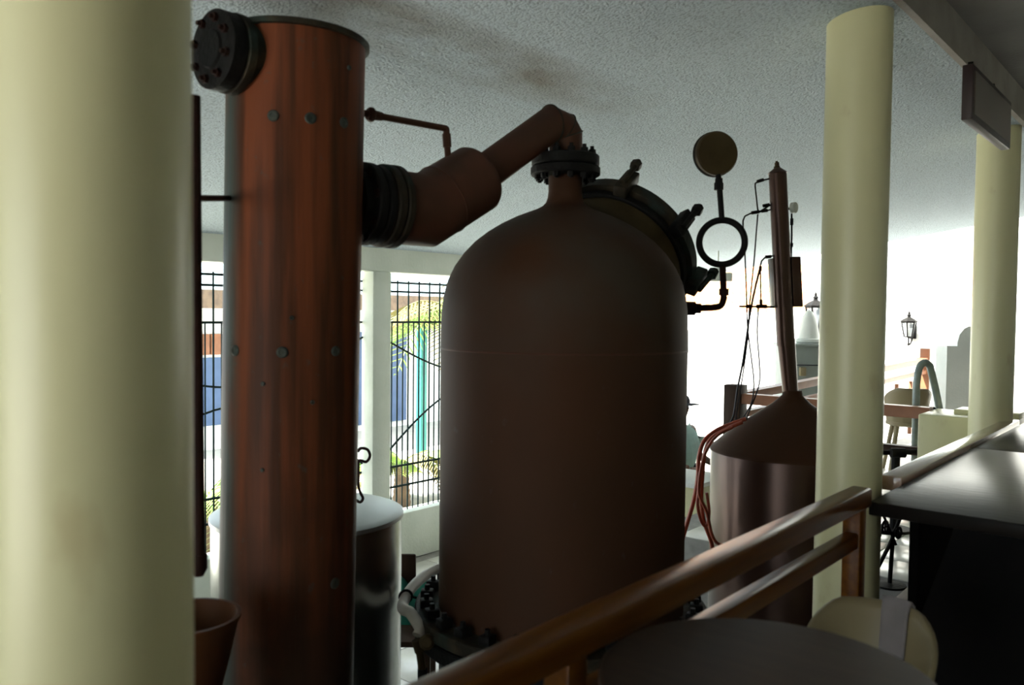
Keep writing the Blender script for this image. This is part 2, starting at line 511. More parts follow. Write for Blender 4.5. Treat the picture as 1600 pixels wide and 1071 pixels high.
# yard outside
bm = B(); box(bm, (-40, -20, PIT - 0.4), (GX - 0.2, 45, PIT - 0.12))
struct('ground', bm, 'yard', label='sunlit concrete yard beyond the grilles')
bm = B(); box(bm, (GX - 0.2, YE + 0.3, PIT - 0.4), (30, 45, PIT - 0.12))
struct('ground_far', bm, 'concrete', label='sunlit yard behind the far wall')

# ------------------------------------------------------------------ cream columns
def column(px, z, label):
    p = W(px, 535, z)
    x, y = p.x, p.y
    r = 0.125
    root = thing('round_column', label, 'column', V(x, y, 0), 'cream round columns')
    top = ceil_z(x) - 0.012
    bm = B(); lathe(bm, (x, y, 0), (0, 0, 1), [(0, r + .002), (0.4, r + .001), (top + 0.02, r - 0.001)], 64)
    finish(bm, 'shaft', 'column', root)
    return root
column(140, 1.077, 'huge blurred cream column filling the left edge of the picture')
column(1331, 3.36, 'glossy cream column rising between the orange handrail and the black counter')
column(1551, 5.32, 'farther cream column rising behind the black counter at the right edge')

# ------------------------------------------------------------------ big copper tank
tz = 3.6
tc = W(878, 700, tz); TX, TY = tc.x, tc.y
PXM = tz / FPX                          # metres per pixel at the tank
def th(py): return W(878, py, tz).z
tank = thing('copper_tank', 'large domed dark copper still tank in the middle of the room', 'tank', V(TX, TY, PIT))
R = 0.527
prof_px = [(943, 191), (560, 191), (545, 191.5), (520, 191), (490, 190), (465, 187), (440, 180.5), (418, 170), (398, 156), (380, 139), (365, 120), (352, 99), (341, 77), (333, 57), (328, 44), (323, 35), (317, 29.5), (309, 27), (300, 26), (276, 26)]
z0 = th(943)
prof = [(th(y) - z0, r * PXM) for y, r in prof_px]
bm = B(); lathe(bm, (TX, TY, z0), (0, 0, 1), prof, 96)
finish(bm, 'shell', 'copper_tank', tank, sharp=60)
def torus(bm, c, d, Rr, r, n=64, m=8):
    tube(bm, ringpts(c, d, Rr, n), r, m, closed=True)
bm = B(); torus(bm, (TX, TY, th(545)), (0, 0, 1), R + .001, 0.0045, 96)
finish(bm, 'weld_seam', 'copper_pipe', tank)
# neck flange pair with bolts
for nm, ya, yb, rr in (('flange', 275, 262, 54), ('flange', 260, 244, 52.5)):
    bm = B(); lathe(bm, (TX, TY, th(ya)), (0, 0, 1), [(0, rr * PXM - .004), (.004, rr * PXM), (th(yb) - th(ya) - .004, rr * PXM), (th(yb) - th(ya), rr * PXM - .004)], 48)
    finish(bm, nm, 'iron', tank)
def bolt_mesh(c, d, r, up, dn, hexr):
    bm = B()
    d = Vector(d).normalized()
    lathe(bm, Vector(c) - d * dn, d, [(0, r * 0.6), (up + dn, r * 0.6)], 10)
    lathe(bm, Vector(c) + d * (up * 0.35), d, [(0, hexr), (up * 0.4, hexr)], 6)
    lathe(bm, Vector(c) - d * dn, d, [(0, hexr), (dn * 0.45, hexr)], 6)
    return bm
first = None
mid = V(TX, TY, (th(275) + th(244)) / 2)
hgt = (th(244) - th(275)) / 2
for p in ringpts(mid, (0, 0, 1), 42.5 * PXM, 12, 0.2):
    if first is None:
        bm = bolt_mesh(p, (0, 0, 1), 0.013, hgt + 0.033, hgt + 0.022, 0.0145)
        # nuts sit just outside the flange faces
        bm.free(); bm = B()
        lathe(bm, p - V(0, 0, hgt + 0.024), (0, 0, 1), [(0, .009), (2 * hgt + .058, .009)], 10)
        lathe(bm, p + V(0, 0, hgt), (0, 0, 1), [(0, .016), (.02, .016)], 6)
        lathe(bm, p - V(0, 0, hgt + .018), (0, 0, 1), [(0, .016), (.018, .016)], 6)
        first = finish(bm, 'flange_bolt', 'iron', tank, p)
    else:
        twin(first, tank, p - tank.location).name = 'flange_bolt'
# base flange
zb_ = th(938)
RB = 0.632
bm = B(); lathe(bm, (TX, TY, zb_ - 0.055), (0, 0, 1), [(0, RB - .005), (.006, RB), (.046, RB), (.052, RB - .006), (.052, R - .01)], 96)
finish(bm, 'base_flange', 'flange_rust', tank)
bm = B(); lathe(bm, (TX, TY, zb_ - 0.125), (0, 0, 1), [(0, RB - .005), (.006, RB), (.055, RB), (.06, RB - .006)], 96)
finish(bm, 'lower_flange', 'iron', tank)
first = None
for i, p in enumerate(ringpts(V(TX, TY, zb_), (0, 0, 1), 0.583, 30, 0.05)):
    a = math.atan2(p.y - TY, p.x - TX)
    if first is None:
        bm = B()
        obox(bm, p + V(0, 0, .018), V(math.cos(a), math.sin(a), 0), V(-math.sin(a), math.cos(a), 0), V(0, 0, 1), .055, .05, .036, .006)
        lathe(bm, p + V(0, 0, .03), (0, 0, 1), [(0, .013), (.028, .011)], 8)
        first = finish(bm, 'base_bolt', 'iron', tank, p); a0 = a
    else:
        twin(first, tank, p - tank.location, (0, 0, a - a0)).name = 'base_bolt'
# lower kettle down to the floor
bm = B(); lathe(bm, (TX, TY, PIT), (0, 0, 1), [(0, .42), (.02, .44), (.25, .50), (.45, R), (zb_ - .125 - PIT, R)], 64)
finish(bm, 'kettle', 'iron', tank)
# manhole on the shoulder of the dome, facing away from the camera
md = (R0 * (math.cos(math.radians(36)) * math.cos(math.radians(52))) + F0 * (math.cos(math.radians(36)) * math.sin(math.radians(52))) + Z0 * math.sin(math.radians(36))).normalized()
dome_c = V(TX, TY, th(505))
mc = dome_c + md * 0.47
bm = B(); lathe(bm, mc - md * 0.12, md, [(0, .325), (.12, .325), (.135, .335), (.15, .335)], 64)
finish(bm, 'manhole_neck', 'brass', tank)
bm = B(); lathe(bm, mc + md * 0.028, md, [(0, .345), (.004, .350), (.035, .350), (.04, .345)], 64)
finish(bm, 'manhole_flange', 'iron', tank)
bm = B(); lathe(bm, mc + md * 0.072, md, [(0, .36), (.004, .372), (.062, .372), (.072, .362), (.10, .30), (.135, .18), (.15, 0)], 64)
lid = finish(bm, 'manhole_cover', 'flange_rust', tank)
u_, v_, _ = frame(md)
for k, p in enumerate(ringpts(mc, md, .372, 8, 0.36)):
    rad = (p - mc).normalized()
    tg = md.cross(rad)
    c = mc + rad * .392 + md * .085
    bm = B()
    obox(bm, c, rad, tg, md, .055, .062, .15, .008)
    cyl(bm, c - md * .05 + rad * .035, c + md * .12 + rad * .05, .013, .013, 10)
    lathe(bm, c + md * .075 + rad * .046, md, [(0, .026), (.03, .026)], 6)
    finish(bm, 'clamp', 'flange_rust' if k % 2 else 'iron', tank)
# siphon pipe, loop and gauge
sz = 3.66
bm = B()
tube(bm, smooth([W(1050, 484, sz + .04), W(1085, 482, sz), W(1112, 481, sz)], 3) + smooth([W(1112, 481, sz), W(1126, 478, sz), W(1131, 466, sz)], 5)[1:] + [W(1129, 416, sz)], .0145, 12)
lathe(bm, W(1131, 462, sz), Z0, [(0, .021), (.03, .021)], 12)
lathe(bm, W(1068, 482, sz), R0, [(0, .03), (.05, .03), (.055, .022), (.075, .022)], 12)
siph = finish(bm, 'siphon_pipe', 'rust', tank)
bm = B()
lc = W(1128, 379, sz)
torus(bm, lc, (F0 * 0.985 + R0 * 0.17), 34.5 * sz / FPX, .0145, 48, 12)
finish(bm, 'siphon_loop', 'iron', tank)
bm = B()
tube(bm, [W(1128, 345, sz), W(1124, 290, sz), W(1122, 272, sz)], .0125, 12)
lathe(bm, W(1123, 297, sz), Z0, [(0, .021), (.028, .021), (.034, .017), (.05, .017)], 8)
finish(bm, 'gauge_stem', 'iron', tank)
gc = W(1120, 240, sz)
gd = (-F0 * 0.97 + R0 * 0.2 ).normalized()
bm = B(); lathe(bm, gc - gd * .03, gd, [(0, .088), (.004, .096), (.036, .096), (.044, .09), (.052, .06), (.055, 0)], 48)
g = finish(bm, 'gauge_case', 'brass', tank)
bm = B(); lathe(bm, gc - gd * .034, gd, [(0, .092), (.002, .099), (.014, .099), (.016, .096)], 48)
finish(bm, 'gauge_rim', 'iron', g)

# ------------------------------------------------------------------ copper column
cz = 2.8
ct = W(464.5, 66, cz); cb = W(448, 1071, cz)
cax = (ct - cb).normalized()
cfoot = cb - cax * ((cb.z - PIT) / cax.z)
ccol = thing('copper_column', 'tall reddish copper rectifying column with green patina down its left side', 'still column', cfoot)
CR = 0.2235
L = (ct - cfoot).length
bm = B(); lathe(bm, cfoot, cax, [(0, CR), (L * .25, CR), (L * .5, CR), (L * .75, CR), (L - .012, CR)], 96)
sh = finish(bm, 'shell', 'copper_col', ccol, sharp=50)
bm = B(); lathe(bm, cfoot + cax * (L - .014), cax, [(0, CR + .001), (.001, CR + .014), (.016, CR + .014), (.02, CR + .01), (.024, CR - .02), (.03, 0)], 96)
finish(bm, 'top_rim', 'flange_rust', ccol)
bm = B(); lathe(bm, cfoot, cax, [(0, CR + .06), (.03, CR + .06), (.035, CR + .05)], 64)
finish(bm, 'foot_flange', 'iron', ccol)
def on_col(px, py):
    """front surface of the column behind a pixel"""
    d = ray(px, py).normalized()
    o = CAM - cfoot
    dp = d - cax * d.dot(cax); op = o - cax * o.dot(cax)
    A = dp.dot(dp); Bq = 2 * dp.dot(op); Cq = op.dot(op) - CR * CR
    disc = Bq * Bq - 4 * A * Cq
    t = (-Bq - math.sqrt(max(disc, 0))) / (2 * A)
    p = CAM + d * t
    n = (p - cfoot) - cax * (p - cfoot).dot(cax)
    return p, n.normalized()
for (x, y, s) in ((427, 181, 1), (485, 185, 1), (537, 192, .95), (368, 548, 1), (441, 551, 1), (524, 549, .9), (523, 912, 1), (545, 106, .45), (456, 497, .4), (488, 629, .4), (411, 600, .4), (410, 735, .35)):
    p, n = on_col(x, y)
    bm = B()
    lathe(bm, p - n * .003, n, [(0, .018 * s), (.006, .018 * s), (.009, .014 * s), (.009, .009 * s), (.006, .008 * s), (.006, 0)], 20)
    finish(bm, 'rivet', 'rivet', ccol)
# left nozzle with blank flange
pc = cfoot + cax * ((W(455, 113, cz).z - cfoot.z) / cax.z)
pn = W(331, 113, 2.56)
nd = (pn - pc); nd.z = 0; nl = nd.length; nd.normalize()
bm = B(); lathe(bm, pc + nd * .15, nd, [(0, .112), (nl - .15 - .09, .112), (nl - .15 - .075, .118)], 40)
nz = finish(bm, 'nozzle', 'flange_rust', ccol)
bm = B(); lathe(bm, pc + nd * (nl - .085), nd, [(0, .118), (.003, .123), (.028, .123), (.031, .118)], 48)
finish(bm, 'nozzle_flange', 'flange_rust', ccol)
bm = B(); lathe(bm, pc + nd * (nl - .048), nd, [(0, .115), (.003, .120), (.045, .120), (.05, .112), (.05, .06), (.058, .055), (.058, 0)], 48)
finish(bm, 'blank_flange', 'iron', ccol)
first = None
for p in ringpts(pc + nd * (nl + .002), nd, .092, 8, .3):
    bm = B(); lathe(bm, p - nd * .01, nd, [(0, .014), (.022, .014), (.022, .008), (.034, .007)], 6)
    finish(bm, 'nozzle_bolt', 'rust', ccol)

# ------------------------------------------------------------------ vapour pipe from tank to column
A2 = Vector((pc.x, pc.y)); T2 = Vector((TX, TY))
def onplane(px, py):
    """point in the upright plane through column axis and tank axis"""
    dd = T2 - A2
    nrm = Vector((dd.y, -dd.x, 0)).normalized()
    d = ray(px, py)
    t = (Vector((A2.x, A2.y, 0)) - Vector((CAM.x, CAM.y, 0))).dot(nrm) / d.dot(nrm)
    return CAM + d * t
vp = thing('vapour_pipe', 'brown copper vapour pipe bent from tank neck down into the column', 'pipe', V(TX, TY, th(244)))
h0 = onplane(575, 322)
hd = Vector((T2.x - A2.x, T2.y - A2.y, 0)).normalized()
e1 = onplane(664, 327)
hz = (h0.z + e1.z) / 2
h0.z = hz; e1.z = hz
cap_p = onplane(742, 281)
bd = (cap_p - e1).normalized()
bm = B()
tube(bm, [h0 + hd * .02, e1, cap_p], .134, 48)
finish(bm, 'reducer_body', 'copper_pipe', vp, sharp=40)
bm = B(); lathe(bm, cap_p - bd * .012, bd, [(0, .134), (.014, .1345), (.03, .126), (.042, .10), (.047, .07), (.047, 0)], 48)
finish(bm, 'reducer_cap', 'copper_pipe', vp)
bm = B(); torus(bm, e1 + bd * .09, bd, .1345, .003, 48, 6)
finish(bm, 'weld_seam', 'copper_pipe', vp)
# flanges against the column
f0 = pc + hd * (CR - .02); f0.z = hz
fl = (h0 - f0).dot(hd)
q = f0
bm = B(); lathe(bm, q, hd, [(0, .115), (.05, .115)], 40)
finish(bm, 'nozzle', 'iron', vp)
for (off, ln, rr, mm) in ((.035, .035, .146, 'iron'), (.078, .03, .142, 'iron'), (.112, .034, .149, 'flange_rust'), (.150, .03, .150, 'flange_rust')):
    bm = B(); lathe(bm, q + hd * off, hd, [(0, rr - .006), (.005, rr), (ln - .005, rr), (ln, rr - .006)], 56)
    finish(bm, 'flange', mm, vp)
for p in ringpts(q + hd * .03, hd, .125, 8, .2):
    bm = B(); lathe(bm, p, hd, [(0, .016), (.012, .016), (.012, .009), (.06, .009)], 6)
    finish(bm, 'flange_bolt', 'rust', vp)
# upper inclined pipe and two-cut elbow
pr = 25.5 * PXM
v0 = V(TX, TY, th(252)); v1 = V(TX, TY, th(203)); 
v1 = W(886, 204, tz)
v1.x, v1.y = TX, TY
p2 = onplane(861, 194)
bm = B()
m1_ = v1 + (v0 - v1).normalized() * .022; m2_ = v1 + (p2 - v1).normalized() * .022
tube(bm, [v0, m1_, m2_, p2, cap_p + bd * .02], [pr, pr, pr, pr * 1.03, pr * 1.03], 40)
finish(bm, 'elbow_pipe', 'copper_pipe', vp, sharp=44)
dm = ((p2 - v1).normalized() + (cap_p - p2).normalized()).normalized()
def mitre_ring(c, d0, d1, r):
    """weld bead lying in the mitre plane between two tube directions"""
    t = (d0.normalized() + d1.normalized()).normalized()
    d0 = d0.normalized()
    out = []
    for w in ringpts(V(0, 0, 0), d0, r, 40):
        out.append(c + w - d0 * (w.dot(t) / d0.dot(t)))
    return out
bm = B(); tube(bm, mitre_ring(p2, p2 - v1, cap_p - p2, pr * 1.03), .004, 6, True); finish(bm, 'weld_seam', 'flange_rust', vp)
bm = B(); tube(bm, mitre_ring(m1_, m1_ - v0, m2_ - m1_, pr), .0035, 6, True); finish(bm, 'weld_seam', 'flange_rust', vp)
bm = B(); tube(bm, mitre_ring(m2_, m2_ - m1_, p2 - m2_, pr), .0035, 6, True); finish(bm, 'weld_seam', 'flange_rust', vp)
# thin return line above
a_, n_ = on_col(566, 178)
pA = a_ + n_ * .02
pA = onplane(578, 179); pE = onplane(697, 201); pD = onplane(701, 262)
bm = B()
tube(bm, [pA - (pE - pA).normalized() * .03, pE - (pE - pA).normalized() * .018] + smooth([pE - (pE - pA).normalized() * .018, pE + V(0, 0, -.002), pE + (pD - pE).normalized() * .02], 4)[1:] + [pD], .0125, 12)
dA = (pE - pA).normalized()
lathe(bm, pA - dA * .01, dA, [(0, .020), (.008, .026), (.02, .026), (.026, .018), (.06, .015)], 10)
lathe(bm, pE + (pD - pE).normalized() * .02, (pD - pE), [(0, .0165), (.05, .0165)], 10)
finish(bm, 'return_line', 'copper_pipe', vp)

# ------------------------------------------------------------------ steel drum behind the column
dz = 3.75
dc = W(482, 800, dz)
drum = thing('steel_drum', 'tall stainless steel drum with pale lid behind the copper column', 'drum', V(dc.x, dc.y, PIT))
DR = 0.42
bm = B(); lathe(bm, (dc.x, dc.y, PIT), (0, 0, 1), [(0, DR - .01), (.01, DR), (dc.z - PIT - .012, DR)], 72)
finish(bm, 'body', 'steel', drum)
bm = B(); lathe(bm, (dc.x, dc.y, dc.z - .022), (0, 0, 1), [(0, DR + .001), (.002, DR + .008), (.02, DR + .008), (.024, DR + .002), (.03, DR - .03), (.055, .16), (.06, 0)], 72)
finish(bm, 'lid', 'lid_steel', drum)
hk = dc + R0 * .238 - F0 * .05
bm = B()
hp = W(562, 783, dz - .1)
def hq(x, y): return W(x, y, dz - .1)
tube(bm, smooth([hq(556, 782), hq(563, 785), hq(567, 779), hq(563, 770), hq(560, 758), hq(560, 735), hq(561, 720), hq(572, 722), hq(578, 713), hq(574, 703), hq(564, 701), hq(559, 706)], 6), .0065, 8)
tag(finish(bm, 'wire_hook', 'rust', None, hp), 'rusty curled wire hook standing up at the drum lid', 'hook')

# rust brown upright with a cross rod, at the left behind the first column
uz = 2.25
ut = W(303, 150, uz); ub = W(311, 872, uz)
up_ = thing('upright_pipe', 'dark rust brown upright pipe just right of the blurred cream column', 'pipe', V(ub.x, ub.y, ub.z))
bm = B(); tube(bm, [ut, W(306, 500, uz), ub], .017, 14)
finish(bm, 'pipe', 'rust', up_)
bm = B(); p_ = W(305, 310, uz); q_, _n = on_col(358, 310)
tube(bm, [p_, q_], .0095, 10); finish(bm, 'cross_rod', 'rust', up_)
bm = B(); lathe(bm, ub + V(0, 0, -.05), Z0, [(0, .012), (.02, .022), (.06, .022)], 12); finish(bm, 'end_cap', 'rust', up_)

# terracotta coloured funnel bowl at lower left
bz = 2.3
bc = W(292, 965, bz)
bowl = thing('funnel_bowl', 'orange brown flared bowl low at the left beside the copper column', 'bowl', V(bc.x, bc.y, PIT))
bm = B(); lathe(bm, (bc.x, bc.y, bc.z - .34), Z0, [(0, .06), (.1, .085), (.22, .115), (.32, .137), (.335, .146), (.345, .146), (.345, .135), (.32, .125), (.2, .10), (.06, .06), (.06, 0)], 56)
finish(bm, 'bowl', 'terracotta', bowl)
bm = B(); lathe(bm, (bc.x, bc.y, PIT), Z0, [(0, .16), (.02, .16), (.04, .03), (bc.z - .335 - PIT, .03), (bc.z - .33 - PIT, .06)], 24)
finish(bm, 'stand', 'iron', bowl)

# ------------------------------------------------------------------ hose and fittings round the tank base
hz_ = th(938)
def hr(ang, rad, dzv=0.0):
    return V(TX, TY, hz_ + dzv) + (R0 * math.cos(ang) + F0 * math.sin(ang)) * rad
hose = thing('white_hose', 'thick white hose curving round the left of the tank base', 'hose', hr(PI, .69))
bm = B()
tube(bm, smooth([hr(math.radians(112), .68, .02), hr(math.radians(130), .68, .02), hr(math.radians(150), .68, .015), hr(math.radians(168), .68, .0), hr(math.radians(184), .685, -.02), W(641, 958, 3.42), W(652, 974, 3.36), W(657, 984, 3.33), W(653, 994, 3.31)], 6), .024, 14)
finish(bm, 'hose', 'hose_white', hose)
bm = B(); torus(bm, hr(math.radians(176), .683, -.008), (F0 * 0.97 - R0 * .2), .027, .006, 24, 8)
tube(bm, [hr(math.radians(176), .66, -.008), hr(math.radians(176), .60, -.02)], .006, 8)
finish(bm, 'strap', 'iron', hose)
tap = thing('brass_tap', 'small brass tap below the end of the white hose', 'tap', W(660, 1050, 3.3))
bm = B(); lathe(bm, W(651, 1000, 3.3), -Z0 + R0 * .3, [(0, .022), (.05, .022)], 14); tube(bm, [W(655, 1012, 3.3), W(660, 1050, 3.3)], .016, 10)
finish(bm, 'body', 'brass', tap)
bm = B(); lathe(bm, W(668, 1003, 3.27), -F0 + Z0 * .3, [(0, .02), (.01, .032), (.03, .032), (.04, .02)], 10)
finish(bm, 'handle', 'brass', tap)
bm = B(); tube(bm, [W(660, 1045, 3.3), W(660, 1150, 3.3), W(720, 1180, 3.45)], .02, 12)
lathe(bm, W(690, 1090, 3.3), -F0, [(0, .07), (.02, .09), (.12, .09), (.14, .06)], 20)
finish(bm, 'pump', 'iron', tap)

# wooden chair with a green cloth behind the tank base
kz = 4.85
kc = W(640, 905, kz)
wch = thing('wooden_chair', 'brown wooden chair half hidden behind drum and tank base', 'chair', V(kc.x, kc.y, PIT))
fx, fy = -R0, -F0          # chair faces the camera's left
def kp(a, b, z): return V(kc.x, kc.y, PIT) + R0 * a + F0 * b + Z0 * z
top_ = W(640, 866, kz).z - PIT
bm = B(); obox(bm, kp(-.02, .0, top_ - .1), R0, F0, Z0, .115, .03, .2, .012); finish(bm, 'backrest', 'wood_dark', wch)
bm = B(); obox(bm, kp(-.02, -.17, .43), R0, F0, Z0, .38, .38, .035, .01); finish(bm, 'seat', 'wood_dark', wch)
for a, b, zz in ((-.18, -.34, .42), (.14, -.34, .42), (-.18, 0, top_ - .05), (.14, 0, top_ - .05)):
    if zz > .5: zz = .55
    bm = B(); obox(bm, kp(a, b, zz / 2), R0, F0, Z0, .035, .035, zz, .005); finish(bm, 'leg', 'wood_dark', wch)
bm = B(); obox(bm, kp(-.02, 0, .54), R0, F0, Z0, .36, .028, .05, .008); obox(bm, kp(-.02, 0, .60), R0, F0, Z0, .04, .025, .16); finish(bm, 'back_rail', 'wood_dark', wch)
# cloth as a draped, crumpled sheet
def sheet(name, fn, nu, nv, m, loc, th_=.008, parent=None):
    bm = B()
    g = [[bm.verts.new(fn(i / nu, j / nv)) for j in range(nv + 1)] for i in range(nu + 1)]
    for i in range(nu):
        for j in range(nv):
            bm.faces.new((g[i][j], g[i + 1][j], g[i + 1][j + 1], g[i][j + 1]))
    o = finish(bm, name, m, parent, loc, sharp=80)
    s = o.modifiers.new('thick', 'SOLIDIFY'); s.thickness = th_; s.offset = 0
    return o
def gcloth(u, v):
    x = -.05 + .34 * u
    s = v * 2 - 1
    zc = top_ - .13 - .03 * math.sin(u * 9) - .10 * u
    off = .05 + .05 * abs(s)
    return kp(x + .02 * math.sin(v * 11), -off * (1 if s > 0 else -1) * min(1, abs(s) * 4) - .02, zc - .30 * abs(s) ** 1.3 + .02 * math.sin(u * 17 + v * 13))
tag(sheet('green_cloth', gcloth, 18, 16, 'teal_cloth', kp(0, 0, .5)), 'crumpled green cloth hung on the brown wooden chair', 'cloth')

# ------------------------------------------------------------------ small copper still on the right
qz = 4.36
qc = W(1236, 700, qz)
still = thing('small_still', 'smaller copper still with conical head and slim leaning column beside the cream column', 'still', V(qc.x, qc.y, PIT))
QM = qz / FPX
def qh(py): return W(1236, py, qz).z
def qp(px, py, dz_=0.0): return W(px, py, qz + dz_)
QR = 0.412
bm = B(); lathe(bm, (qc.x, qc.y, PIT), Z0, [(0, QR), (.02, QR), (qh(703) - PIT - .02, QR), (qh(703) - PIT, QR - .004)], 80)
finish(bm, 'body', 'copper_small', still)
bm = B(); lathe(bm, (qc.x, qc.y, qh(706)), Z0, [(0, QR + .004), (.012, QR + .004), (.03, QR - .02), (qh(672) - qh(706), QR * .72), (qh(648) - qh(706), QR * .44), (qh(630) - qh(706), QR * .23), (qh(618) - qh(706), .052), (qh(610) - qh(706), .048)], 80)
finish(bm, 'cone_head', 'copper_tank', still, sharp=60)
n0 = qp(1236, 625); n1 = qp(1220, 440); n2 = qp(1215, 272)
bm = B()
tube(bm, [n0, qp(1228, 530)], [.038, .046], 32); 
finish(bm, 'neck', 'copper_small', still)
ax_ = (n2 - qp(1228, 540)).normalized()
LL = (n2 - qp(1228, 540)).length
bm = B(); lathe(bm, qp(1228, 540), ax_, [(0, .046), (LL * .45, .046), (LL * .46, .0455), (LL, .0455), (LL + .004, .049), (LL + .008, .047), (LL + .035, .012), (LL + .06, .010)], 32)
finish(bm, 'column', 'copper_small', still)
bm = B(); lathe(bm, qp(1214, 264), ax_, [(0, .016), (.012, .016), (.014, .011), (.03, .011), (.032, .007), (.04, .006)], 12)
finish(bm, 'top_nipple', 'brass', still)
# jacket panels held to the column
for (xa, xb, ya, yb, dd) in ((1205, 1217, 404, 482, .03), (1234, 1249, 402, 480, .02)):
    c = qp((xa + xb) / 2, (ya + yb) / 2, dd)
    bm = B(); obox(bm, c, R0, F0, ax_, (xb - xa) * QM, .09, (yb - ya) * QM, .006)
    finish(bm, 'side_box', 'copper_small', still)
bm = B(); lathe(bm, qp(1237, 325, -.02), (-F0 + R0 * .9), [(0, .02), (.002, .028), (.022, .028), (.024, .022)], 24)
ga = finish(bm, 'dial_gauge', 'dial', still)
bm = B(); tube(bm, [qp(1235, 325), qp(1226, 330)], .006, 8); tube(bm, [qp(1237, 334), qp(1237, 372), qp(1236, 402)], .005, 8)
lathe(bm, qp(1237, 352), Z0, [(0, .009), (.035, .009)], 8); lathe(bm, qp(1237, 386), Z0, [(0, .008), (.02, .008)], 8)
finish(bm, 'sight_tube', 'iron', still)
def small_tube(pts, r=.0045, valves=()):
    bm = B(); tube(bm, pts, r, 8)
    for (a, b) in valves:
        cyl(bm, a, b, r * 2.1, r * 2.1, 8)
    return finish(bm, 'sensor_tube', 'iron', still)
small_tube([qp(1204, 279), qp(1184, 284), qp(1180, 287), qp(1180, 292), qp(1184, 328), qp(1187, 331), qp(1206, 319)], .0042, [(qp(1183, 284), qp(1193, 281)), (qp(1192, 322), qp(1202, 320))])
small_tube([qp(1204, 328), qp(1172, 334), qp(1164, 338), qp(1161, 345), qp(1161, 352)], .0042, [(qp(1174, 333), qp(1186, 331)), (qp(1190, 330), qp(1199, 329))])
small_tube([qp(1208, 400), qp(1195, 403), qp(1190, 408), qp(1188, 416), qp(1189, 476)], .004, [(qp(1196, 402), qp(1205, 401)), (qp(1188, 416), qp(1188, 424)), (qp(1189, 468), qp(1189, 476))])
small_tube([qp(1210, 480), qp(1155, 479)], .005, [(qp(1182, 479), qp(1198, 479)), (qp(1166, 479), qp(1172, 479))])
# cables
cabs = [
    ('thin black cable hanging down left of the slim still column', [(1184, 335), (1182, 360), (1178, 410), (1172, 470), (1168, 530), (1160, 590), (1152, 640), (1148, 668)], .004),
    ('thick black cable falling from the side box to the wooden post', [(1188, 418), (1180, 450), (1172, 490), (1166, 530), (1160, 570), (1152, 610), (1146, 650), (1135, 668)], .006),
    ('looping black cable hanging below the sensor cross tube', [(1185, 480), (1183, 520), (1186, 560), (1187, 595), (1180, 620), (1172, 640), (1165, 660)], .0042),
    ('long thin black cable dropping from the upper sensor tube', [(1161, 352), (1164, 400), (1166, 450), (1168, 510), (1174, 560), (1178, 600), (1174, 630), (1160, 655)], .0042)]
for lab, pts, r in cabs:
    bm = B(); tube(bm, smooth([qp(x, y, .02) for x, y in pts], 5), r, 8)
    tag(finish(bm, 'cable', 'cable', None, qp(*pts[-1])), lab, 'cable', 'cables of the small still')
# red hoses
hz1 = 4.25
hs = [
    ('dark red hose arching over to the left of the small still', [(1165, 655), (1140, 664), (1118, 674), (1100, 690), (1092, 715), (1090, 750), (1082, 790), (1070, 830), (1060, 870)], .011),
    ('red hose looping down beside the small still body', [(1160, 660), (1135, 671), (1112, 685), (1102, 705), (1098, 740), (1096, 780), (1100, 815), (1112, 850), (1115, 880), (1110, 920)], .010),
    ('short red hose loop hanging lowest left of the still', [(1098, 735), (1092, 765), (1090, 790), (1096, 815), (1104, 822), (1108, 800), (1104, 770)], .008),
    ('outer red hose running down behind the orange handrail', [(1145, 668), (1122, 680), (1106, 700), (1096, 730), (1092, 770), (1104, 800), (1112, 835), (1122, 850), (1140, 853), (1170, 856)], .008)]
for i, (lab, pts, r) in enumerate(hs):
    bm = B(); tube(bm, smooth([W(x, y, hz1 - .06 * i) for x, y in pts], 6), r, 10)
    tag(finish(bm, 'red_hose', 'hose_red', None, W(*pts[-1], hz1 - .06 * i)), lab, 'hose', 'red hoses of the small still')

# black valve stand seen under the counter corner
vz = 4.75
vs = thing('valve_stand', 'black pipe stand with hand wheels seen under the counter corner', 'valve stand', V(W(1392, 840, vz).x, W(1392, 840, vz).y, 0.0))
def vq(x, y, d=0): return W(x, y, vz + d)
bm = B(); tube(bm, [vq(1412, 795), vq(1391, 850), vq(1368, 895)], .011, 10); tube(bm, [vq(1378, 800), vq(1400, 852)], .008, 8); tube(bm, [vq(1372, 832), vq(1404, 834)], .012, 10)
tube(bm, [vq(1395, 842), V(vs.location.x, vs.location.y, .01)], .012, 10)
lathe(bm, V(vs.location.x, vs.location.y, .0), Z0, [(0, .09), (.012, .09), (.02, .02)], 20)
finish(bm, 'frame', 'iron', vs)
for (x, y, r) in ((1383, 824, .034), (1404, 833, .03), (1372, 834, .03)):
    bm = B(); c = vq(x, y, -.03); torus(bm, c, -F0 + R0 * .8, r, .007, 20, 8)
    for p in ringpts(c, -F0 + R0 * .8, r, 4): tube(bm, [c, p], .005, 6)
    finish(bm, 'hand_wheel', 'iron', vs)

# ------------------------------------------------------------------ orange handrail in front
hx0, hx1 = -0.992, -0.918
zr = EYE - 0.60
yend = 3.04
rail = thing('wooden_railing', 'varnished orange brown handrail slanting across the foreground to the cream column', 'railing', V(-0.955, yend - .05, 0))
bm = B(); box(bm, (hx0, -1.2, zr - .068), (hx1, yend, zr), .012); finish(bm, 'top_rail', 'wood_rail', rail)
bm = B(); box(bm, (hx0 + .012, -1.2, zr - .20), (hx1 - .012, yend - .06, zr - .145), .008); finish(bm, 'middle_rail', 'wood_rail', rail)
first = None
for y in (yend - .075, yend - 1.75, yend - 3.4):
    bm = B(); box(bm, (hx0 + .006, y - .032, 0), (hx1 - .006, y + .032, zr - .06), .006); finish(bm, 'post', 'wood_rail', rail)

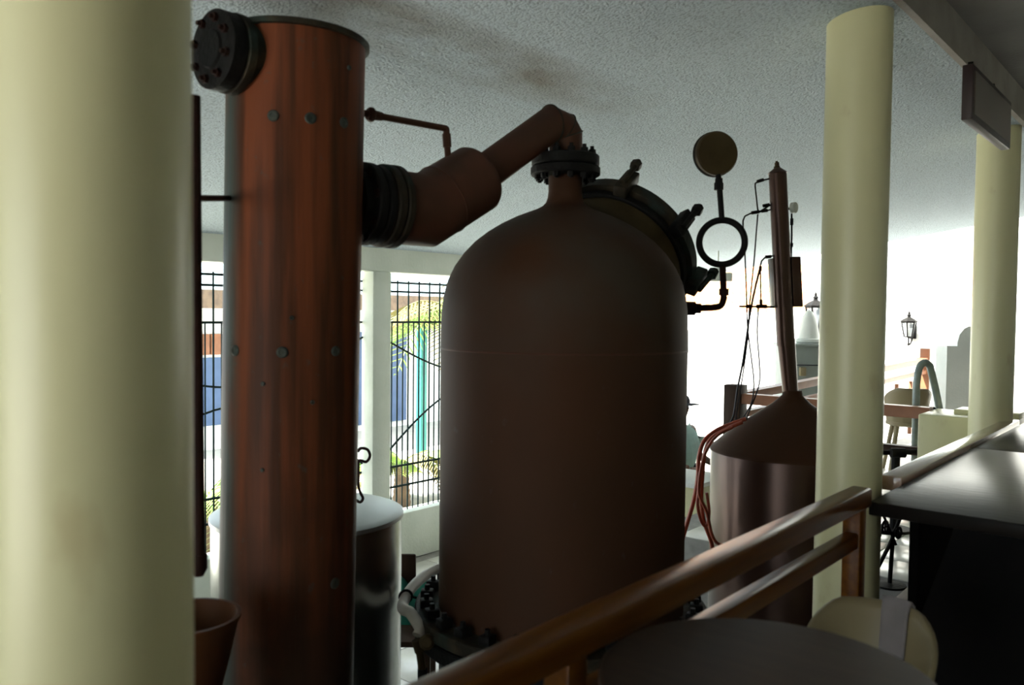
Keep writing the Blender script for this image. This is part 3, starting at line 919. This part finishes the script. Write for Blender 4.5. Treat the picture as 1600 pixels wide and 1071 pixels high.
# pale varnished strip on the counter line between the two columns
zstrip = EYE - .645
bm = B(); box(bm, (-1.05, 3.56, zstrip - .06), (-.965, 6.12, zstrip), .006)
tag(finish(bm, 'ledge_rail', 'strip', None, V(-1.0, 4.8, zstrip - .06)), 'shiny brown ledge strip running along the black counter between two columns', 'rail')
bm = B(); box(bm, (-1.02, 3.9, 0), (-.985, 6.0, zstrip - .06)); 
struct('wall_ledge', bm, 'black', label='dark thin partition under the ledge strip')

# black counters
zc_ = EYE - .67
def counter(y0, y1, x1, label):
    root = thing('black_counter', label, 'counter', V(0, (y0 + y1) / 2, 0), 'black lacquered counters')
    bm = B(); box(bm, (-.96, y0, zc_ - .05), (x1, y1, zc_), .006); finish(bm, 'top', 'bar', root)
    bm = B()
    prism(bm, [V(-.70, y0 + .12, zc_ - .05), V(-.715, y0 + .12, zc_ - .12), V(-.80, y0 + .12, zc_ - .40), V(-.80, y0 + .12, .30), V(-.74, y0 + .12, 0), V(x1 - .15, y0 + .12, 0), V(x1 - .15, y0 + .12, zc_ - .05)], V(0, y1 - y0 - .16, 0))
    finish(bm, 'base', 'black', root)
yj = 4.82
pcn = W(1350, 790, 2.95)
counter(3.13, yj - .004, 1.5, 'nearer black lacquered counter with glossy top at the right edge')
counter(yj + .004, 6.9, 1.5, 'farther black lacquered counter behind the nearer one at the right edge')

# round table
tcx = R0 * .463 + F0 * 1.465
tz_ = EYE - .647
rt = thing('round_table', 'dark brown round wooden table at the bottom edge of the picture', 'table', V(tcx.x, tcx.y, 0))
bm = B(); lathe(bm, (tcx.x, tcx.y, tz_ - .03), Z0, [(0, .29), (.006, .30), (.024, .30), (.03, .294), (.03, 0)], 96); finish(bm, 'top', 'wood_dark', rt)
bm = B(); lathe(bm, (tcx.x, tcx.y, 0), Z0, [(0, .22), (.02, .22), (.04, .06), (.1, .035), (tz_ - .06, .035), (tz_ - .03, .09)], 32); finish(bm, 'pedestal', 'iron', rt)

# cream moulded plastic chair
def make_chair(label, loc, face, group):
    """moulded tub chair; face = heading it looks to"""
    root = thing('plastic_chair', label, 'chair', loc, group)
    f = Vector(face).normalized(); s = Vector((-f.y, f.x, 0))
    H = 0.705
    bm = B()
    nu, nv = 28, 10
    g = []
    for i in range(nu + 1):
        a = math.radians(-128 + 256 * i / nu)
        row = []
        back = math.cos(a / 2.0) ** 2.2
        top = .53 + (H - .53) * min(1, max(0, (back - .12) / .75)) ** .8
        for j in range(nv + 1):
            v = j / nv
            rr = .142 + .026 * v
            z = .40 + (top - .40) * v
            row.append(bm.verts.new(Vector(loc) + (-f * math.cos(a) + s * math.sin(a)) * rr - f * (.05 * v * back) + Z0 * z))
        g.append(row)
    for i in range(nu):
        for j in range(nv):
            bm.faces.new((g[i][j], g[i + 1][j], g[i + 1][j + 1], g[i][j + 1]))
    sh = finish(bm, 'back_shell', 'plastic', root, sharp=80)
    md_ = sh.modifiers.new('thick', 'SOLIDIFY'); md_.thickness = .014; md_.offset = 0
    bm = B(); lathe(bm, Vector(loc) + Z0 * .385, Z0, [(0, .13), (.01, .155), (.035, .155), (.045, .142), (.04, 0)], 36); finish(bm, 'seat', 'plastic', root)
    for k in range(4):
        a = PI / 4 + k * PI / 2
        d = f * math.cos(a) + s * math.sin(a)
        bm = B(); tube(bm, [Vector(loc) + d * .12 + Z0 * .39, Vector(loc) + d * .2], [.02, .014], 10); finish(bm, 'leg', 'plastic', root)
    return root
cp = W(1356, 935, 2.28)
cface = (tcx - Vector((cp.x, cp.y, 0)))
CGR = 'cream plastic chairs'
ch1 = make_chair('cream plastic tub chair tucked behind the round table', V(cp.x, cp.y, 0), cface, CGR)
# cloth over the chair back
cf = Vector((cface.x, cface.y, 0)).normalized(); cs = Vector((-cf.y, cf.x, 0))
cq = W(1392, 950, 2.30)
def ccloth(u, v):
    s_ = v * 2 - 1
    base = Vector((cp.x, cp.y, 0))
    a = math.radians(2 + 30 * u)
    d = -cf * math.cos(a) + cs * math.sin(a)
    back = math.cos(a / 2) ** 2.2
    top = .53 + .175 * min(1, max(0, (back - .12) / .75)) ** .8
    z_ = top + .014 - (.17 + .04 * u) * abs(s_) ** 1.4
    vv_ = min(1.0, (z_ - .40) / (top - .40))
    off = .014 * max(-1, min(1, s_ * 5))
    return base + d * (.142 + .026 * vv_ - off) - cf * (.05 * vv_ * back) + Z0 * z_
tag(sheet('grey_cloth', ccloth, 8, 16, 'cloth_grey', V(cq.x, cq.y, .7), .006), 'grey cloth hung over the cream plastic chair', 'cloth')

# ------------------------------------------------------------------ sign on the fascia
s0, s1 = 4.2, 5.08
sg = thing('hanging_sign', 'dark blank rectangular sign hung below the fascia beam', 'sign', V(-.905, (s0 + s1) / 2, EYE + .895))
bm = B(); box(bm, (-.93, s0, EYE + .895), (-.885, s1, EYE + 1.142), .004); finish(bm, 'frame', 'sign_frame', sg)
bm = B(); box(bm, (-.886, s0 + .03, EYE + .922), (-.880, s1 - .03, EYE + 1.115)); finish(bm, 'face', 'sign', sg)

for y in (s0 + .2, s1 - .2):
    bm = B(); box(bm, (-.955, y - .006, EYE + 1.10), (-.928, y + .006, EYE + 1.205), .002); finish(bm, 'bracket', 'iron', sg)
# ------------------------------------------------------------------ far railings on the landing
yr = 6.6
zr2 = EYE - .655
def rail_bar(root, a, b, w, h, m, nm):
    a, b = Vector(a), Vector(b)
    d = (b - a).normalized(); sd = d.cross(Z0).normalized(); upv = sd.cross(d)
    bm = B(); obox(bm, (a + b) / 2 - upv * (h / 2), d, sd, upv, (b - a).length, w, h, .005)
    return finish(bm, nm, m, root)
xr0 = -1.6; xr1 = WY(1149, 630, yr).x
fr1 = thing('wooden_railing', 'dark wooden railing crossing the landing from stout post to pale pedestal', 'railing', V((xr0 + xr1) / 2, yr, 0))
rail_bar(fr1, (xr1, yr, zr2 - .0), (xr0, yr, zr2), .09, .085, 'wood_far', 'top_rail')
rail_bar(fr1, (xr1, yr, zr2 - .30), (xr0, yr, zr2 - .30), .06, .06, 'wood_dark', 'middle_rail')
bm = B(); box(bm, (xr1 - .075, yr - .075, 0), (xr1 + .075, yr + .075, WY(1149, 601, yr).z), .01); finish(bm, 'post', 'wood_dark', fr1)
bm = B(); box(bm, (xr0 - .55, yr - .03, 0), (xr0 - .49, yr + .03, zr2 - .05), .006); finish(bm, 'post', 'wood_dark', fr1)
xf = xr1
pe = WX(1447, 545, xf)
ztop2 = WX(1447, 559, xf).z
fr2 = thing('wooden_railing', 'reddish wooden railing running away along the landing to the white wall', 'railing', V(xf, 9, 0))
rail_bar(fr2, (xf, yr + .05, zr2 + .0), (xf, pe.y, ztop2), .09, .07, 'wood_far', 'top_rail')
rail_bar(fr2, (xf, yr + .05, zr2 - .17), (xf, pe.y, ztop2 - .17), .06, .05, 'wood_far', 'middle_rail')
bm = B(); box(bm, (xf - .06, pe.y - .06, 0), (xf + .06, pe.y + .1, pe.z), .008); finish(bm, 'post', 'wood_far', fr2)
yb_ = yr + .9
first = None
while yb_ < pe.y - .2:
    bm = B(); box(bm, (xf - .022, yb_ - .022, 0), (xf + .022, yb_ + .022, zr2 - .19), .004); finish(bm, 'baluster', 'wood_far', fr2)
    yb_ += .62
# pale pedestal beside the far column
bm = B(); box(bm, (-1.60, 6.25, 0), (-1.02, 6.75, EYE - .672), .012); box(bm, (-1.42, 6.45, EYE - .68), (-1.02, 6.7, EYE - .64), .006)
tag(finish(bm, 'pedestal', 'column', None, V(-1.3, 6.5, 0)), 'square cream pedestal block at the foot of the farther column', 'pedestal')
# loop handle
lz = 6.35
lp = thing('grab_loop', 'grey green bent pipe loop standing up behind the landing railing', 'handle', V(W(1440, 690, lz).x, W(1440, 690, lz).y, 0))
bm = B(); 
pts = [W(1425, 860, lz), W(1430, 690, lz), W(1432, 600, lz)] + smooth([W(1434, 585, lz), W(1438, 572, lz), W(1446, 567, lz), W(1453, 572, lz + .02)], 5) + [W(1462, 610, lz + .05), W(1478, 690, lz + .1)]
tube(bm, pts, .027, 12); finish(bm, 'pipe', 'loop_pipe', lp)
bm = B(); obox(bm, W(1452, 656, lz - .1), R0, F0, Z0, .09, .05, .2, .02); finish(bm, 'pad', 'navy', lp)
# dome shaped chair back on the landing
c2 = W(1417, 622, 8.3)
ch2 = make_chair('plastic chair on the landing behind the dark railing, only its rounded back showing', V(c2.x, c2.y, 0), V(-.5, 1, 0), CGR)
ch2.scale = (1.22, 1.22, 1.22)
# low bits behind railing
bk = W(1400, 705, 6.0)
bi = thing('black_pump', 'black pump and pipework on the landing under the dark railing', 'pump', V(bk.x, bk.y, 0))
bm = B(); tube(bm, [W(1372, 708, 6.0), W(1440, 706, 6.0)], .018, 12); lathe(bm, W(1392, 708, 5.97), R0, [(0, .035), (.1, .035)], 16); tube(bm, [bk, V(bk.x, bk.y, .02)], .03, 10)
lathe(bm, V(bk.x, bk.y, 0), Z0, [(0, .12), (.02, .12)], 20)
finish(bm, 'body', 'iron', bi)
bm = B(); tube(bm, smooth([W(1456, 668, 6.1), W(1446, 690, 6.05), W(1436, 704, 6.0)], 5), .008, 8); finish(bm, 'cable', 'rust', bi)

# grey cabinet with pale dome
gz = 9.6
ga0 = W(1233, 541, gz); ga1 = W(1338, 541, gz)
cab = thing('grey_cabinet', 'tall grey green metal cabinet seen behind the slim still column', 'cabinet', V((ga0.x + ga1.x) / 2, (ga0.y + ga1.y) / 2, PIT))
cx_ = (ga1 - ga0); cx_.z = 0; wdt = cx_.length; cx_.normalize(); cy_ = Z0.cross(cx_)
cc = Vector(((ga0.x + ga1.x) / 2, (ga0.y + ga1.y) / 2, 0)) + cy_ * .25
bm = B(); obox(bm, cc + Z0 * ((ga0.z + PIT) / 2), cx_, cy_, Z0, wdt, .5, ga0.z - PIT, .01); finish(bm, 'body', 'grey_box', cab)
bm = B(); obox(bm, cc + Z0 * (ga0.z + .01), cx_, cy_, Z0, wdt + .04, .54, .03, .006); finish(bm, 'top', 'grey_box', cab)
bm = B(); obox(bm, W(1254, 581, gz - .03), cx_, cy_, Z0, .07, .06, .1, .01); finish(bm, 'switch_box', 'plastic', cab)
bm = B(); obox(bm, Vector((cc.x, cc.y, 0)) - cy_ * .252 + Z0 * (ga0.z - .22), cx_, cy_, Z0, wdt - .02, .012, .012); finish(bm, 'seam', 'navy', cab)
dmx = W(1263, 535, gz + .25)
db = V(dmx.x, dmx.y, ga0.z + .025)
bm = B(); lathe(bm, db, Z0, [(0, .13), (.02, .15), (.05, .15), (.06, .12), (.08, .12), (.12, .115), (.22, .10), (.32, .07), (.38, .035), (.40, 0)], 36)
tag(finish(bm, 'dome_lamp', 'white_wall', None, db), 'pale domed shade standing on the grey cabinet', 'lamp')

# stepped white parapet
pz = 9.4
q0 = W(1480, 541, pz); q1 = W(1497, 541, pz); q2 = W(1540, 505, pz)
bm = B()
dirp = R0
a0_ = V(q0.x, q0.y, 0)
def pp(px, z_): 
    w = W(px, 541, pz); return V(w.x, w.y, z_)
zlow = q0.z; zhi = W(1515, 510, pz).z
poly = [pp(1480, 0), pp(1480, zlow), pp(1496, zlow), pp(1496, zlow + .04), pp(1499, zlow + .13), pp(1506, zhi - .03), pp(1514, zhi), pp(1560, zhi), pp(1560, 0)]
prism(bm, poly, F0 * .25)
tag(finish(bm, 'stepped_parapet', 'white_wall', None, pp(1520, 0)), 'white parapet wall with rounded step beside the farther column', 'parapet')

# wall lanterns
def lantern(px, py_top, py_bot, label):
    base = WY(px, (py_top + py_bot) / 2, YE - .22)
    H = WY(px, py_top, YE - .22).z - WY(px, py_bot, YE - .22).z
    c = base.copy(); zb0 = base.z - H / 2
    root = thing('wall_lantern', label, 'lantern', V(base.x, base.y, zb0), 'wall lanterns')
    def q(t): return V(base.x, base.y, zb0 + H * t)
    bm = B()
    lathe(bm, q(.66), Z0, [(0, .20 * H), (.02 * H, .37 * H / 1.0 * .62), (.045 * H, .235 * H), (.11 * H, .15 * H), (.16 * H, .05 * H), (.19 * H, .045 * H), (.215 * H, .06 * H), (.25 * H, .03 * H), (.29 * H, .03 * H), (.34 * H, .004 * H)], 6)
    finish(bm, 'roof', 'iron', root, sharp=20)
    bm = B()
    lathe(bm, q(.27), Z0, [(0, .115 * H), (.39 * H, .19 * H)], 6, False, False)
    finish(bm, 'glass', 'glass', root, sharp=20)
    bm = B()
    for k in range(6):
        a = 2 * PI * k / 6
        u, v, d = frame(Z0)
        w = u * math.cos(a) + v * math.sin(a)
        tube(bm, [q(.26) + w * (.118 * H), q(.67) + w * (.195 * H)], .02 * H, 6)
    lathe(bm, q(.235), Z0, [(0, .03 * H), (.02 * H, .12 * H), (.04 * H, .12 * H)], 6)
    finish(bm, 'cage', 'iron', root)
    bm = B(); lathe(bm, q(.28), Z0, [(0, .045 * H), (.17 * H, .045 * H)], 12); finish(bm, 'bulb_holder', 'dial', root)
    wl = V(base.x, YE, zb0 + .22 * H)
    bm = B()
    tube(bm, smooth([q(.24), q(.12), V(base.x, base.y + .06, zb0 + .04 * H), V(base.x, base.y + .15, zb0 + .14 * H), V(base.x, YE - .01, zb0 + .34 * H)], 5), .022 * H, 8)
    lathe(bm, q(.0), Z0, [(0, .004), (.03 * H, .03 * H), (.12 * H, .02 * H)], 8)
    box(bm, (base.x - .09 * H, YE - .03, zb0 + .2 * H), (base.x + .09 * H, YE, zb0 + .62 * H), .008)
    finish(bm, 'bracket', 'iron', root)
lantern(1420, 486, 541, 'black glazed wall lantern on the white wall between two cream columns')
lantern(1274, 456, 530, 'black wall lantern half hidden by the nearer cream column')

# small grey exit light hanging from the ceiling end
ez = 9.4
ec = W(1122, 433, ez)
ex = thing('hanging_light_box', 'small pale grey light box hanging from the far end of the ceiling', 'light box', ec)
bm = B(); obox(bm, ec, R0, F0, Z0, .31, .06, .10, .008); finish(bm, 'case', 'dial', ex)
bm = B(); obox(bm, ec + Z0 * .075, R0, F0, Z0, .16, .05, .06, .012); finish(bm, 'mount', 'dial', ex)
zce = ceil_z(ec.x)
bm = B(); tube(bm, [ec + Z0 * .1, V(ec.x, ec.y, zce + .01)], .008, 8); finish(bm, 'rod', 'dial', ex)

# cream desk and person beyond it
dk = W(1092, 745, 6.85)
dsk = thing('cream_desk', 'cream painted desk block to the left of the small still', 'desk', V(dk.x - .35, dk.y, PIT))
bm = B(); box(bm, (dk.x - .95, dk.y - .25, PIT), (dk.x + .12, dk.y + .2, dk.z - .04), .01); finish(bm, 'body', 'column', dsk)
bm = B(); box(bm, (dk.x - 1.0, dk.y - .3, dk.z - .04), (dk.x + .16, dk.y + .25, dk.z), .008); finish(bm, 'top', 'white_wall', dsk)

def skin_mesh(name, verts, edges, radii, m, parent, loc, sub=2, rootv=0):
    me = bpy.data.meshes.new(name)
    me.from_pydata([Vector(v) - Vector(loc) for v in verts], edges, [])
    o = bpy.data.objects.new(name, me)
    COL.objects.link(o)
    o.modifiers.new('skin', 'SKIN')
    if not me.skin_vertices:
        bm = bmesh.new(); bm.from_mesh(me); bm.verts.layers.skin.verify(); bm.to_mesh(me); bm.free()
    for i, sv in enumerate(me.skin_vertices[0].data):
        r = radii[i]
        sv.radius = r if isinstance(r, tuple) else (r, r)
        sv.use_root = (i == rootv)
    s = o.modifiers.new('sub', 'SUBSURF'); s.levels = sub; s.render_levels = sub
    me.materials.append(MT[m])
    for p in me.polygons: p.use_smooth = True
    if parent is not None:
        o.parent = parent; o.location = Vector(loc) - parent_loc(parent)
    else:
        o.location = loc
    return o
pz_ = 7.6
hc = W(1061, 637, pz_)                     # head centre
pf = V(hc.x, hc.y, PIT)
per = thing('person', 'person in teal grey shirt and dark cap at the cream desk behind the tank', 'person', pf)
fwd = (R0 * .62 - F0 * .78).normalized(); sd = (F0 * .62 + R0 * .78).normalized()                          # faces to the right of the picture
def pv(a, b, z): return pf + fwd * a + sd * b + Z0 * z
HH = hc.z - PIT                            # head centre height
k = HH / 1.52
bv = [pv(0, 0, .90 * k), pv(.01, 0, 1.08 * k), pv(.0, 0, 1.24 * k), pv(.0, 0, 1.33 * k), pv(.015, 0, 1.40 * k),
      pv(0, -.17, 1.28 * k), pv(.05, -.22, 1.03 * k), pv(.22, -.20, .98 * k), pv(.29, -.19, .985 * k),
      pv(0, .17, 1.28 * k), pv(.05, .22, 1.03 * k), pv(.22, .20, .98 * k), pv(.29, .19, .985 * k),
      pv(0, -.10, .84 * k), pv(.02, -.10, .47 * k), pv(0, -.10, .08 * k), pv(.13, -.10, .03),
      pv(0, .10, .84 * k), pv(.02, .10, .47 * k), pv(0, .10, .08 * k), pv(.13, .10, .03)]
be = [(0, 1), (1, 2), (2, 3), (3, 4), (2, 5), (5, 6), (6, 7), (7, 8), (2, 9), (9, 10), (10, 11), (11, 12), (0, 13), (13, 14), (14, 15), (15, 16), (0, 17), (17, 18), (18, 19), (19, 20)]
br = [(.13, .15), (.12, .14), (.12, .15), (.06, .07), .05, .06, .042, .03, .028, .06, .042, .03, .028, .085, .06, .042, .035, .085, .06, .042, .035]
skin_mesh('body', bv, be, br, 'skin', per, pf)
# shirt: torso and short sleeves
sv = [pv(0, 0, .86 * k), pv(.01, 0, 1.08 * k), pv(0, 0, 1.25 * k), pv(0, 0, 1.34 * k), pv(0, -.18, 1.285 * k), pv(.035, -.215, 1.10 * k), pv(0, .18, 1.285 * k), pv(.035, .215, 1.10 * k)]
skin_mesh('shirt', sv, [(0, 1), (1, 2), (2, 3), (2, 4), (4, 5), (2, 6), (6, 7)], [(.16, .18), (.15, .175), (.145, .175), (.062, .07), .078, .07, .078, .07], 'shirt', per, pf)
tv = [pv(0, 0, .88 * k), pv(0, -.10, .82 * k), pv(.02, -.10, .47 * k), pv(0, -.10, .10 * k), pv(0, .10, .82 * k), pv(.02, .10, .47 * k), pv(0, .10, .10 * k)]
skin_mesh('trousers', tv, [(0, 1), (1, 2), (2, 3), (0, 4), (4, 5), (5, 6)], [(.13, .15), .105, .08, .065, .105, .08, .065], 'navy', per, pf)
bm = B()
bmesh.ops.create_uvsphere(bm, u_segments=28, v_segments=20, radius=1.0)
for v in bm.verts:
    q = v.co.copy()
    fx_ = q.x
    jaw = 1.0 - .28 * max(0, -q.z) ** 1.5
    x_ = q.x * .098 * (1 if q.x < 0 else jaw); y_ = q.y * .076 * jaw; z_ = q.z * .122
    if q.x > .82 and abs(q.y) < .3: x_ += .022 * max(0, 1 - abs(q.z + .12) / .28) * (1 - abs(q.y) / .3)     # nose
    if q.x > .7 and abs(q.z - .12) < .14 and .2 < abs(q.y) < .6: x_ -= .007                                # eye sockets
    if q.x > .7 and abs(q.z + .52) < .1 and abs(q.y) < .4: x_ += .006                                      # lips
    v.co = hc + fwd * x_ + sd * y_ + Z0 * z_
hd_ = finish(bm, 'head', 'skin', per, sharp=80)
for s_ in (-1, 1):
    bm = B(); bmesh.ops.create_uvsphere(bm, u_segments=10, v_segments=8, radius=1.0)
    for v in bm.verts: v.co = hc + fwd * (v.co.x * .018 - .005) + sd * (v.co.y * .008 + s_ * .078) + Z0 * (v.co.z * .03)
    finish(bm, 'ear', 'skin', hd_)
bm = B(); 
for s_ in (-1, 1):
    torus(bm, hc + fwd * .098 + sd * (s_ * .034) + Z0 * .018, fwd, .024, .004, 16, 6)
    tube(bm, [hc + fwd * .096 + sd * (s_ * .058) + Z0 * .02, hc + sd * (s_ * .08) + Z0 * .02], .003, 6)
finish(bm, 'glasses', 'navy', hd_)
bm = B(); lathe(bm, hc + Z0 * .035, Z0 + fwd * .05, [(0, .098), (.04, .097), (.07, .082), (.09, .05), (.097, 0)], 28)
obox(bm, hc + fwd * .13 + Z0 * .04, fwd, sd, Z0, .10, .13, .012, .005)
finish(bm, 'cap', 'navy', per)
for s_ in (-1, 1):
    hcn = pv(.30, s_ * .19, .985 * k)
    vv = [hcn, hcn + fwd * .05]; ee = [(0, 1)]; rr = [(.03, .014), (.036, .014)]
    for q_, (o_, ln) in enumerate(((-.03, .065), (-.01, .075), (.012, .07), (.032, .055))):
        i0 = len(vv); vv += [hcn + fwd * .09 + sd * o_, hcn + fwd * (.09 + ln * .6) + sd * o_ - Z0 * .01, hcn + fwd * (.09 + ln) + sd * o_ - Z0 * .025]
        ee += [(1, i0), (i0, i0 + 1), (i0 + 1, i0 + 2)]; rr += [.010, .009, .008]
    i0 = len(vv); vv += [hcn + fwd * .05 - sd * (s_ * .05), hcn + fwd * .085 - sd * (s_ * .065)]; ee += [(0, i0), (i0, i0 + 1)]; rr += [.011, .009]
    skin_mesh('hand', vv, ee, rr, 'skin', per, pf, 1)

# ------------------------------------------------------------------ garden grilles
bar_long = bar_short = None
def grille(y0, y1, label):
    """iron window grille in one bay of the garden wall"""
    global bar_long, bar_short
    x = GX - .10
    root = thing('iron_grille', label, 'grille', V(x, (y0 + y1) / 2, zs), 'garden wall grilles')
    n = int(round((y1 - y0) / .135))
    st = (y1 - y0) / n
    zt1 = EYE + .285
    for i in range(n):
        y = y0 + st * (i + .5)
        if bar_long is None:
            bm = B(); cyl(bm, (x, y, zs), (x, y, zt1), .008, .008, 6); bar_long = finish(bm, 'bar', 'grille', root, V(x, y, zs))
        else:
            twin(bar_long, root, V(x, y, zs) - root.location).name = 'bar'
        if i < n - 1:
            y += st / 2
            if bar_short is None:
                bm = B(); cyl(bm, (x, y, zs), (x, y, EYE - .09), .0065, .0065, 6); bar_short = finish(bm, 'thin_bar', 'grille', root, V(x, y, zs))
            else:
                twin(bar_short, root, V(x, y, zs) - root.location).name = 'thin_bar'
    for h in (.265, .185, -.09, -1.40, -1.585):
        bm = B(); box(bm, (x - .006, y0, EYE + h - .009), (x + .006, y1, EYE + h + .009)); finish(bm, 'cross_bar', 'grille', root)
    for (za, zb2) in ((-.22, -.58), (-1.32, -.72)):
        pts = []
        for i in range(25):
            t = i / 24
            pts.append(V(x + .01, y0 + (y1 - y0) * t, EYE + za + (zb2 - za) * math.sin(PI * t) ** 1.0))
        bm = B(); tube(bm, pts, .009, 6); finish(bm, 'arc_bar', 'grille', root)
labs = ['iron grille left of the copper column, farthest left bay in view', 'green black iron grille seen in the slit left of the copper column', 'green black iron grille right of the pale post, next to the tank', 'iron grille hidden mostly behind the big tank']
for (a, b), lab in zip(((2.14, 4.74), (4.74, 7.34)), labs[1:3]):
    grille(a + .105, b - .105, lab)

# ------------------------------------------------------------------ things in the yard
def frond_bm(base, dirh, length, lift, droop, w, n=22):
    bm = B()
    d = Vector((dirh.x, dirh.y, 0)).normalized()
    side = Vector((-d.y, d.x, 0))
    spine = []
    for i in range(n + 1):
        t = i / n
        spine.append(Vector(base) + d * (length * t * (1 - .15 * t)) + Z0 * (lift * t - droop * t * t))
    tube(bm, spine, [.014 * (1 - .8 * i / n) + .003 for i in range(n + 1)], 5)
    for i in range(3, n + 1):
        t = i / n
        ln = w * math.sin(PI * min(1, t * .92 + .08)) ** .6 + .05
        for s_ in (-1, 1):
            p = spine[i]
            tip = p + side * (s_ * ln * .8) + d * (ln * .55) - Z0 * (ln * .45)
            wd = d * .016 + Z0 * .004
            a = bm.verts.new(p - wd); b = bm.verts.new(p + wd); m1 = bm.verts.new((p + tip) / 2 + wd * 1.1 + Z0 * .02); c = bm.verts.new(tip); m0 = bm.verts.new((p + tip) / 2 - wd * 1.1 + Z0 * .02)
            bm.faces.new((a, b, m1, c, m0))
    return bm
def palm(p, h, nf, ln, label, dry=0, rr=.09):
    root = thing('palm', label, 'palm', V(p.x, p.y, PIT - .12), 'palms in the yard')
    top = V(p.x, p.y, PIT - .12 + h)
    bm = B(); prof = []
    for i in range(15):
        prof.append((h * i / 14, rr * (1.15 - .35 * i / 14) * (1.06 if i % 2 else .96)))
    lathe(bm, root.location, Z0, prof, 12); finish(bm, 'trunk', 'trunk', root)
    for i in range(nf):
        a = 2 * PI * i / nf + random.uniform(-.2, .2)
        bm = frond_bm(top, Vector((math.cos(a), math.sin(a), 0)), ln * random.uniform(.8, 1.1), random.uniform(.3, .9) * ln, random.uniform(.5, 1.1) * ln, .32 * ln)
        finish(bm, 'frond', 'leaf_dry' if i % 3 < dry else 'leaf', root)
g1 = WX(722, 500, -8.6); palm(V(g1.x, g1.y, 0), 2.25, 14, 1.75, 'palm with drooping fronds behind the grille next to the tank', 2)
g2 = WX(326, 700, -7.4); palm(V(g2.x, g2.y, 0), .55, 13, 1.1, 'low palm with bright fronds seen left of the copper column', 0, .1)
g3 = WX(628, 690, -7.6); palm(V(g3.x, g3.y, 0), .5, 12, .85, 'low yellow green palm at the foot of the grille beside the pale post', 1, .1)

# long shed across the yard: eave, blue panels, teal posts
sx = -13.0
shed = thing('yard_shed', 'pale blue shed with deep eave and dark blue panels across the yard', 'building', V(sx, 10, PIT - .12))
def sh_z(px, py): return WX(px, py, sx).z
yA = WX(300, 500, sx).y - 1.5; yB = 15.0
bm = B(); box(bm, (sx - .3, yA, PIT - .12), (sx, yB, 3.2)); finish(bm, 'wall', 'white_wall', shed)
bm = B(); prism(bm, [V(sx + 1.4, yA, 1.72), V(sx + 1.4, yA, 1.86), V(sx - .4, yA, 3.35), V(sx - .4, yA, 3.15)], V(0, yB - yA, 0)); finish(bm, 'roof', 'pale_blue', shed)
bm = B(); box(bm, (sx + 1.36, yA, 1.58), (sx + 1.46, yB, 1.86)); finish(bm, 'eave_board', 'trunk', shed)
def panel(pxa, pxb, za, zb3, m, nm, off=.03):
    a = WX(pxa, 560, sx + off); b = WX(pxb, 560, sx + off)
    bm = B(); box(bm, (sx, a.y, za), (sx + off + .03, b.y, zb3)); finish(bm, nm, m, shed)
panel(560, 580, PIT, 1.15, 'blue_paint', 'blue_panel'); panel(609, 634, PIT, 1.25, 'blue_paint', 'blue_panel'); panel(312, 350, PIT + .3, .75, 'blue_paint', 'blue_panel')
panel(312, 326, .8, 1.15, 'wood_far', 'louver'); panel(329, 348, .8, 1.15, 'wood_far', 'louver')
tp = WX(659, 560, -9.6)
bm = B(); box(bm, (-9.66, tp.y - .065, PIT - .12), (-9.54, tp.y + .065, 1.5), .01); box(bm, (-9.7, tp.y - .1, PIT - .12), (-9.5, tp.y + .1, PIT), .01); box(bm, (-9.7, tp.y - .1, 1.48), (-9.5, tp.y + .1, 1.56), .01)
tag(finish(bm, 'teal_post', 'teal_paint', None, V(-9.6, tp.y, PIT - .12)), 'teal painted post in the yard seen through the grille beside the tank', 'post')

# house with orange roof beyond the arched wall
hx, hy = -10.2, 18.5
hs_ = thing('tiled_house', 'white house with orange tiled roof beyond the arched wall', 'house', V(hx, hy, PIT - .12))
bm = B(); box(bm, (hx - 3.0, hy, PIT - .12), (hx + 3.2, hy + 5, EYE - .1)); finish(bm, 'wall', 'white_wall', hs_)
first = None
sl = Vector((0, 2.6, 1.45)); sln = sl.length; sd_ = sl.normalized()
base_ = V(hx - 3.3, hy - .4, EYE - .18)
bm = B(); prism(bm, [base_, base_ + sl, base_ + sl - Z0 * .08, base_ - Z0 * .08], V(6.8, 0, 0)); finish(bm, 'roof', 'orange_tile', hs_)
for i in range(34):
    for j in range(6):
        p = base_ + V(.1 + i * .2, 0, 0) + sd_ * (j * sln / 6) + Z0 * (.01)
        if first is None:
            bm = B()
            n_ = sd_.cross(V(-1, 0, 0)).normalized()
            if n_.z < 0: n_ = -n_
            prism(bm, [p - V(.09, 0, 0), p - V(.05, 0, 0) + n_ * .06, p + V(.05, 0, 0) + n_ * .06, p + V(.09, 0, 0)], sd_ * (sln / 6 + .03) - n_ * .015)
            first = finish(bm, 'roof_tile', 'orange_tile', hs_, p)
        else:
            twin(first, hs_, p - hs_.location).name = 'roof_tile'
# teal gate in the arch
gt = thing('teal_gate', 'teal iron gate standing open in the arched gateway', 'gate', V(ax_c, YE + .1, PIT))
for i in range(9):
    y = YE + .3 + i * .11
    xg = ax_c + ar - .02
    bm = B(); cyl(bm, (xg, y, PIT - .1), (xg, y, zspr + .1), .012, .012, 6); finish(bm, 'bar', 'teal_paint', gt)
for z_ in (PIT + .1, zspr, zspr - .5):
    bm = B(); box(bm, (ax_c + ar - .035, YE + .28, z_ - .02), (ax_c + ar - .005, YE + 1.2, z_ + .02)); finish(bm, 'cross_bar', 'teal_paint', gt)
